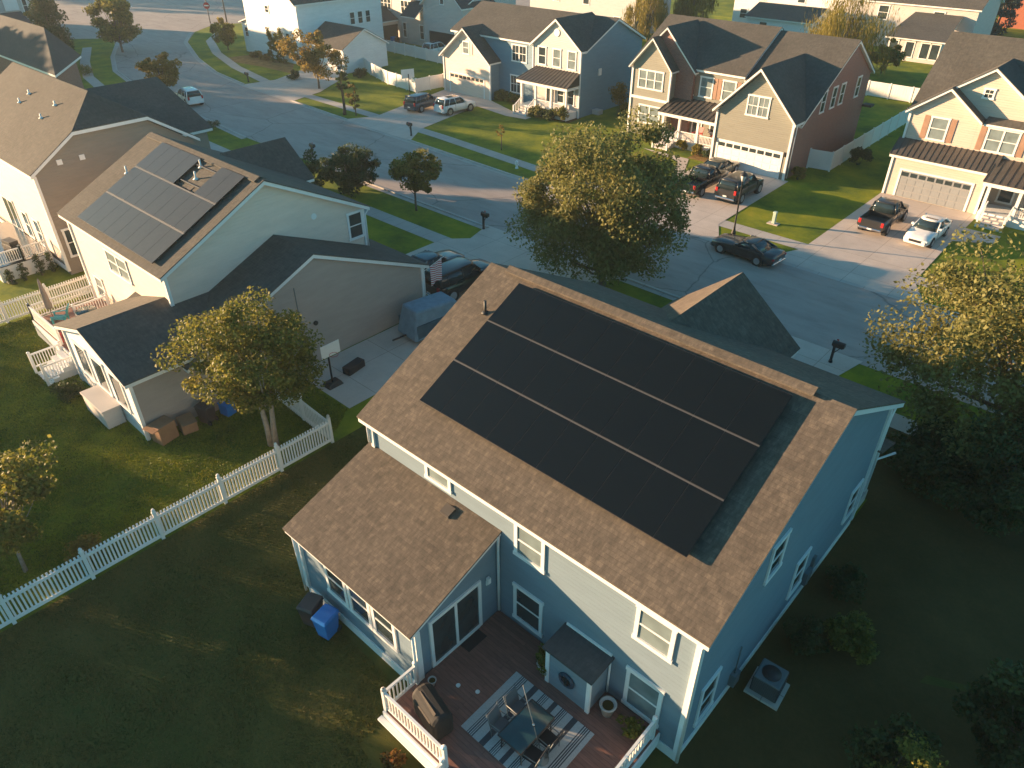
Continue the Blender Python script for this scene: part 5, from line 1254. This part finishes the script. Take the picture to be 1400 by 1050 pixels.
m = MB(); m.tube([(.23 * math.cos(2 * math.pi * i / 16), .5 + .23 * math.sin(2 * math.pi * i / 16), 2.3) for i in range(17)], .012, 5, 0, False); m.build('hoop', M['red'], k, local=True)

# ------------------------------------------------------------------ vehicles
vehicle('vintage_coupe', 'long black vintage coupe with pale wheels parked on the street', 'car', (-15.4, 33.75, .015), R(176), 'muscle', 'pdark', rims='rim')
GC = 'cars parked in driveways'
vehicle('pickup_truck', 'black pickup truck beside the dark car before the tan house', 'pickup truck', (-24.5, 43.4, .03), R(90), 'pickup', 'pblack', GC)
vehicle('parked_car', 'large dark estate car right of the black pickup before the white garage door', 'car', (-21.4, 44.0, .03), R(91), 'bigsuv', 'pdark', GC)
vehicle('parked_car', 'olive car close to the white garage door, ahead of the black pickup', 'car', (-25.3, 47.55, .03), R(90), 'sedan', 'polive', GC)
vehicle('parked_car', 'white car with a dark sunroof before the peach house', 'car', (-7.2, 45.2, .03), R(-92), 'sedan', 'pwhite', GC)
vehicle('pickup_truck', 'charcoal pickup truck with red tail lights before the peach house', 'pickup truck', (-10.45, 45.6, .03), R(90), 'pickup', 'pdark', GC)
vehicle('parked_car', 'white car before the cream garage wing', 'car', (-57.7, 46.7, .03), R(84), 'suv', 'pwhite', GC)
vehicle('parked_car', 'navy car before the cream garage wing, left of the white car', 'car', (-61.3, 45.2, .03), R(97), 'suv', 'pblue', GC)
vehicle('parked_car', 'black estate car at the garage corner of the beige house, beside the flag', 'car', (-26.4, 17.0, .03), R(88), 'bigsuv', 'pblack', GC)
vehicle('parked_car', 'dark teal car farther left in the driveway of the beige house', 'car', (-29.4, 17.3, .03), R(90), 'sedan', 'pteal', GC)
vehicle('parked_car', 'pale blue car at the kerb beside the far roof', 'car', (-83.5, 28.7, .015), R(172), 'suv', 'pwhite', 'cars at the kerb')
vehicle('parked_car', 'white car parked in the dark open garage', 'car', (-83.2, 67.6, .03), R(90), 'suv', 'pwhite', GC)

# ------------------------------------------------------------------ trees
tree('broadleaf_tree', 'big olive-leaved tree in front of the street behind the nearest roof', (-20.1, 23.5, 0), 9.7, 5.0, .2, M['leafA'], 60000, .098, 1, 130, flat=.8, trunk_r=.24, lob=.5)
tree('broadleaf_tree', 'two-stemmed golden-lit tree at the corner of the picket fence', (-21.6, .2, 0), 7.2, 3.05, 1.7, M['leafB'], 34000, .072, 2, 110, trunks=2, bark='palebark', trunk_r=.13, lean=(-.3, .3))
tree('broadleaf_tree', 'large lit tree at the right edge over the street', (3.4, 21.6, 0), 9.6, 5.4, .6, M['leafA'], 60000, .092, 3, 150, trunk_r=.24, lob=.4)
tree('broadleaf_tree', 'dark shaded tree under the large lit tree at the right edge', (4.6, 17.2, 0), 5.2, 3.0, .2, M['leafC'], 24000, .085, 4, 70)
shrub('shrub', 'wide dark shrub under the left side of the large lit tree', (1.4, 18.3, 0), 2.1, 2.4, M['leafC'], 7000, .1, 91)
shrub('shrub', 'gold-tipped shrub at the very bottom right corner', (7.6, 2.9, 0), 1.1, 3.6, M['leafB'], 5500, .052, 92)
tree('broadleaf_tree', 'slim leafy tree at the left edge by the picket fence', (-22.0, -10.3, 0), 4.6, 2.3, 1.0, M['leafB'], 8000, .085, 5, 50, bark='palebark', lean=(-1.0, .3), trunk_r=.07, lob=.4)
tree('broadleaf_tree', 'gold-tipped tree top at the bottom right edge', (6.1, 2.1, 0), 4.2, 1.7, .4, M['leafB'], 9000, .052, 6, 45)
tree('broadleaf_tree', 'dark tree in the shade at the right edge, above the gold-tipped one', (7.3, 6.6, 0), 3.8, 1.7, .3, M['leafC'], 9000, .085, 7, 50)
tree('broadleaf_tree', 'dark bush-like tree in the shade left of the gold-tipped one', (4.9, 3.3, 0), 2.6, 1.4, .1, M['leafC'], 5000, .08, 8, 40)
tree('broadleaf_tree', 'small round dark street tree on the grass verge by the street', (-38.6, 24.0, 0), 4.6, 2.1, 1.1, M['leafB'], 8000, .11, 9, 50)
tree('broadleaf_tree', 'low spreading dark tree behind the beige house, left of the round street tree', (-45.4, 22.6, 0), 3.9, 2.9, .2, M['leafC'], 9000, .12, 10, 60)
tree('broadleaf_tree', 'orange-topped street tree behind the dark roof by the far street', (-88, 27.9, 0), 5.4, 2.4, .3, M['leafD'], 7000, .14, 11, 50)
tree('broadleaf_tree', 'loose golden tree in front of the white corner house', (-78.2, 43.0, 0), 6.6, 3.2, 1.2, M['leafD'], 9000, .13, 12, 55, lob=.4)
tree('young_tree', 'young orange tree near the black lamp post, on the far lawn', (-64.6, 38.2, 0), 3.8, .9, .5, M['leafD'], 900, .11, 13, 24)
tree('young_tree', 'thin bare-looking sapling on the lit lawn before the steel-blue house', (-44.3, 39.9, 0), 2.6, .55, 1.0, M['leafD'], 260, .07, 14, 14)
tree('climbing_vine', 'dark leafy top growing over the lamp post by the white corner house', (-65.9, 37.75, 0), 4.6, .75, 2.0, M['leafC'], 1800, .10, 15, 26, cat='vine')
tree('willow_tree', 'weeping yellow willow beyond the fence of the tan house', (-33.5, 93, 0), 9.6, 5.8, 1.8, M['leafE'], 15000, .15, 16, 70, droop=2.6)
tree('willow_tree', 'weeping yellow willow at the top edge between the grey and the white houses', (-66, 97.5, 0), 9, 3.4, 1.0, M['leafE'], 8000, .17, 17, 50, droop=2.6)
tree('willow_tree', 'weeping greenish willow at the top edge left of the white house', (-63.5, 106, 0), 9, 3.8, .8, M['leafE'], 7000, .2, 18, 50, droop=2.0)
tree('broadleaf_tree', 'bright golden bush-like tree beside the far brown-roofed sunroom', (-29.6, 98.5, 0), 4.4, 2.3, .2, M['leafE'], 5000, .14, 19, 40)
tree('conifer', 'tall bluish conifer at the top right corner', (-26.2, 140, 0), 11, 3.4, .2, M['leafF'], 9000, .2, 20, 70, shape='cone')
tree('broadleaf_tree', 'dark shaded tree at the far end of the white fence', (-32, 88, 0), 4.2, 2.6, .2, M['leafB'], 5000, .15, 21, 40)
tree('conifer', 'tall dark oval shrub before the slate roof at the top left', (-118.5, 27.6, 0), 9.2, 2.5, .05, M['leafC'], 11000, .17, 22, 70, shape='column')
tree('broadleaf_tree', 'tall green tree beside the far street at the top left', (-119.5, 36.9, 0), 8.8, 3.9, .4, M['leafB'], 11000, .18, 23, 60, lob=.35)
tree('broadleaf_tree', 'rounded orange-green shrub tree behind the dark oval shrub', (-126, 29, 0), 7.5, 1.8, .3, M['leafD'], 2500, .17, 24, 30)
for i, (x, y, hh) in enumerate(((-96.6, 48.2, 4.6), (-95.3, 48.4, 3.9), (-94.5, 48.7, 4.6))):
    tree('cypress', ('leftmost', 'lowest, middle', 'rightmost')[i] + ' of three slim cypresses against the white corner house', (x, y, 0), hh, .62, .05, M['leafB'], 2200, .09, 40 + i, 50, 'tree', 'cypresses before the white house', shape='column')
tree('broadleaf_tree', 'bright yellow bush at the side of the white corner house', (-109.3, 48.5, 0), 4.6, 2.3, .2, M['leafE'], 5000, .14, 44, 45)
for i, (x, y, r_, h_, mt, lb) in enumerate((
    (-57.3, 53.9, .9, 1.3, 'leafA', 'shrub at the foot of the blue side of the cream garage wing'),
    (-55.6, 54.0, 1.0, 1.2, 'leafB', 'shrub left of the porch steps of the steel-blue house'),
    (-49.6, 51.1, .95, 1.4, 'leafA', 'shrub right of the porch steps of the steel-blue house'),
    (-48.0, 51.2, .95, 1.3, 'leafC', 'dark shrub before the middle of the bronze-roofed porch'),
    (-46.4, 51.6, .9, 1.9, 'leafB', 'taller shrub at the porch corner of the steel-blue house'),
    (-31.4, 51.4, .6, 1.1, 'leafE', 'golden round shrub before the tan porch, nearer the steps'),
    (-29.6, 51.2, .65, 1.2, 'leafE', 'golden round shrub before the tan porch, nearer the garage'),
    (-28.3, 50.9, .55, .9, 'leafC', 'small dark shrub at the garage corner of the tan house'),
    (-19.6, 51.0, .65, 1.4, 'leafD', 'orange-green shrub at the right garage corner of the tan house'),
    (-17.2, 58.5, 1.0, 1.7, 'leafC', 'dark shrub behind the white fence gate beside the brick wall'),
    (-43.2, 57.5, 1.3, 4.2, 'leafD', 'tall orange shrub between the steel-blue and tan houses'),
    (-79.5, 50.4, 1.0, 1.2, 'leafC', 'dark shrub before the grey garage gable of the white house'),
    (-101, 48.3, 1.0, .9, 'leafD', 'reddish low shrub before the white house wall'),
    (-98.6, 48.2, .8, .9, 'leafD', 'brownish low shrub left of the cypresses'),
    (-85.0, 43.8, .9, 1.1, 'leafC', 'dark low shrub under the loose golden tree'),
    (-71.3, 24.5, 1.2, 1.0, 'leafC', 'dark low shrub at the tip of the taupe house roof by the street'),
    (-41.5, -6.2, .8, .9, 'leafD', 'rusty shrub on the lawn below the steps of the white-railed deck'),
    (-32.6, -4.6, .8, .9, 'leafC', 'dark shrub between the deck steps and the storage box'),
    (-20.9, -8.4, .85, 1.1, 'leafD', 'brownish bush behind the picket fence near the slim tree'),
    (-116, 27.6, 1.2, 1.6, 'leafD', 'orange shrub at the foot of the dark oval shrub'),
    (-107.5, 26.4, 1.3, 1.5, 'leafE', 'yellow shrub at the far driveway edge behind the dark roof'),
)):
    shrub('shrub', lb, (x, y, 0), r_, h_, M[mt], int(900 + 900 * r_), .06 + .03 * (y > 40), 100 + i)
# unseen trees left of the frame, added to shade the back lawns
for i, (x, y, h_, r_) in enumerate(((-47, -20.5, 6.0, 3.0), (-52, -27, 7.6, 3.6), (-46, -31, 7.0, 3.6), (-57, -17.5, 3.6, 2.6), (-41, -19.5, 4.2, 2.2), (-62, -33, 8.5, 4), (-40, -27, 5.2, 2.6), (-38, -38, 7, 3.6), (-60, -24, 6.6, 3), (-31, -20.5, 6.8, 3.2), (-27.5, -26, 7.2, 3.4), (-56, -16.5, 5.4, 2.8), (-62, -20, 6.2, 3), (-50, -15.2, 3.6, 1.8), (-53, -19.5, 5.2, 2.4), (-66, -23, 7.2, 3), (-47.5, -12, 3.2, 1.7), (-58, -21.5, 6.4, 2.6), (-69, -27, 8, 3), (-33, -13.6, 3.8, 2.0), (-37.5, -14.5, 3.4, 1.8))):
    tree('broadleaf_tree', 'unseen tree added left of the frame to shade the back lawns', (x, y, 0), h_, r_, .4, M['leafB'], 4500, .2, 200 + i, 40, group='unseen shade trees for the back lawns')
for i, (x, y, h_, r_) in enumerate(((-114, 3, 14, 5.5), (-128, -4, 17, 6.5), (-140, -9, 18, 7), (-150, 2, 17, 7), (-163, 8, 17, 7), (-208, 58, 16, 8), (-212, 44, 17, 8), (-198, 3, 18, 8), (-188, -8, 17, 8))):  # unseen tall trees added to shade the far left roofs and junction
    tree('broadleaf_tree', 'unseen tall tree added beyond the far left houses to block the sun', (x, y, 0), h_, r_, 1, M['leafB'], 5000, .38, 230 + i, 60, group='unseen sun-blocking trees beyond the far left houses')

# ------------------------------------------------------------------ turf
def turf(name, poly, n, mat, hgt, seed):
    rg = np.random.default_rng(seed); P_ = np.array(poly); lo, hi = P_.min(0), P_.max(0)
    q = rg.uniform(lo, hi, (n * 2, 2)); ins = np.zeros(len(q), bool); j = len(P_) - 1
    for i in range(len(P_)):
        a, b = P_[i], P_[j]
        c = ((a[1] > q[:, 1]) != (b[1] > q[:, 1])) & (q[:, 0] < (b[0] - a[0]) * (q[:, 1] - a[1]) / (b[1] - a[1] + 1e-12) + a[0]); ins ^= c; j = i
    q = q[ins][:n]; n = len(q)
    dens = .5 + .5 * np.sin(q[:, 0] * 1.7 + 2 * np.sin(q[:, 1] * .9)) * np.sin(q[:, 1] * 1.3 + q[:, 0] * .4)
    h = hgt * rg.uniform(.5, 1.2, n) * (.55 + .7 * dens); a = rg.uniform(0, 6.283, n); w = hgt * .32 * rg.uniform(.6, 1.3, n)
    dx, dy = np.cos(a) * w, np.sin(a) * w; ln = rg.normal(0, hgt * .45, (n, 2)); z0 = np.full(n, .004)
    v = np.stack([np.stack([q[:, 0] - dx, q[:, 1] - dy, z0], 1), np.stack([q[:, 0] + dx, q[:, 1] + dy, z0], 1), np.stack([q[:, 0] + ln[:, 0], q[:, 1] + ln[:, 1], h], 1)], 1).reshape(-1, 3)
    me = bpy.data.meshes.new(name); me.vertices.add(n * 3); me.vertices.foreach_set('co', v.ravel()); me.loops.add(n * 3); me.loops.foreach_set('vertex_index', np.arange(n * 3, dtype=np.int32))
    me.polygons.add(n); me.polygons.foreach_set('loop_start', np.arange(0, n * 3, 3, dtype=np.int32)); me.update(calc_edges=True); me.materials.append(mat)
    o = bpy.data.objects.new(name, me); COL.objects.link(o); return tag(o, kind='stuff')
gA = leaf('turf_blades', (.035, .062, .010), (.11, .15, .013), (.34, .30, .025), .35)
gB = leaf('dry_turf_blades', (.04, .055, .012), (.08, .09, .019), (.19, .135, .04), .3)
turf('grass', [(-43, -8.5), (-43, .3), (-40.3, -3.4), (-34, -3.4), (-33.7, -5), (-33.6, -3.7), (-26.2, -3.6), (-25.9, 4.2), (-21.3, 4.2), (-19.85, 2), (-19.85, -13), (-28, -10)], 110000, M['grass'] if 0 else gA, .075, 1)
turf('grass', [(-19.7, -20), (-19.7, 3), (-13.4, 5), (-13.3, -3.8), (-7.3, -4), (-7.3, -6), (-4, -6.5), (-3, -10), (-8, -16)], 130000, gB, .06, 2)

# ================================================================== LIGHT, SKY, CAMERA
SUN = Vector((-.905, -.412, .150)).normalized()       # towards the sun
el = math.asin(SUN.z); az = math.atan2(SUN.x, SUN.y)
sun = bpy.data.lights.new('sun', 'SUN'); sun.energy = 5.0; sun.angle = R(.6); sun.color = (1, .64, .36)
so = bpy.data.objects.new('sun', sun); COL.objects.link(so); so.rotation_euler = SUN.to_track_quat('Z', 'Y').to_euler(); so.location = (-60, -40, 60)
W = bpy.data.worlds.new('World'); SC.world = W; W.use_nodes = True
nt = W.node_tree; sky = nt.nodes.new('ShaderNodeTexSky'); sky.sky_type = 'NISHITA'; sky.sun_disc = False
sky.sun_elevation = el; sky.sun_rotation = az; sky.air_density = 1.0; sky.dust_density = .6; sky.ozone_density = 2.0
bg = nt.nodes['Background']; bg.inputs[1].default_value = .075
tint = mixc(nt, 1, sky.outputs[0], (.47, .92, .95), 'MULTIPLY'); nt.links.new(tint, bg.inputs[0])
m = MB(); m.box(-320, 120, -75, 300, -1, 26)
hz, hn, hb = newmat('haze_air'); hn.nodes.remove(hb)
pv = hn.nodes.new('ShaderNodeVolumePrincipled'); pv.inputs['Color'].default_value = (.78, .92, 1, 1); pv.inputs['Density'].default_value = .0003; pv.inputs['Anisotropy'].default_value = .3
hn.links.new(pv.outputs[0], hn.nodes['Material Output'].inputs['Volume'])
tag(m.build('haze', hz), kind='stuff')
cam = bpy.data.cameras.new('camera'); co = bpy.data.objects.new('camera', cam); COL.objects.link(co)
f_px, pitch, yaw, roll = 1003.383, 0.60376, 0.74005, -0.00101
fw = Vector((-math.sin(yaw) * math.cos(pitch), math.cos(yaw) * math.cos(pitch), -math.sin(pitch))); rt = Vector((math.cos(yaw), math.sin(yaw), 0)); up = rt.cross(fw)
r2 = rt * math.cos(roll) + up * math.sin(roll); u2 = -rt * math.sin(roll) + up * math.cos(roll)
mw = Matrix((r2, u2, -fw)).transposed().to_4x4(); mw.translation = (4.268, -11.805, 21.571); co.matrix_world = mw
cam.sensor_width = 36; cam.lens = 36 * f_px / 1400; cam.clip_end = 3000; cam.clip_start = .5
SC.camera = co
SC.view_settings.view_transform = 'Standard'; SC.view_settings.look = 'None'; SC.view_settings.exposure = 2.0; SC.view_settings.gamma = 1
SC.render.engine = 'CYCLES'
SC.cycles.max_bounces = 6; SC.cycles.diffuse_bounces = 3; SC.cycles.glossy_bounces = 3; SC.cycles.transmission_bounces = 4; SC.cycles.transparent_max_bounces = 4
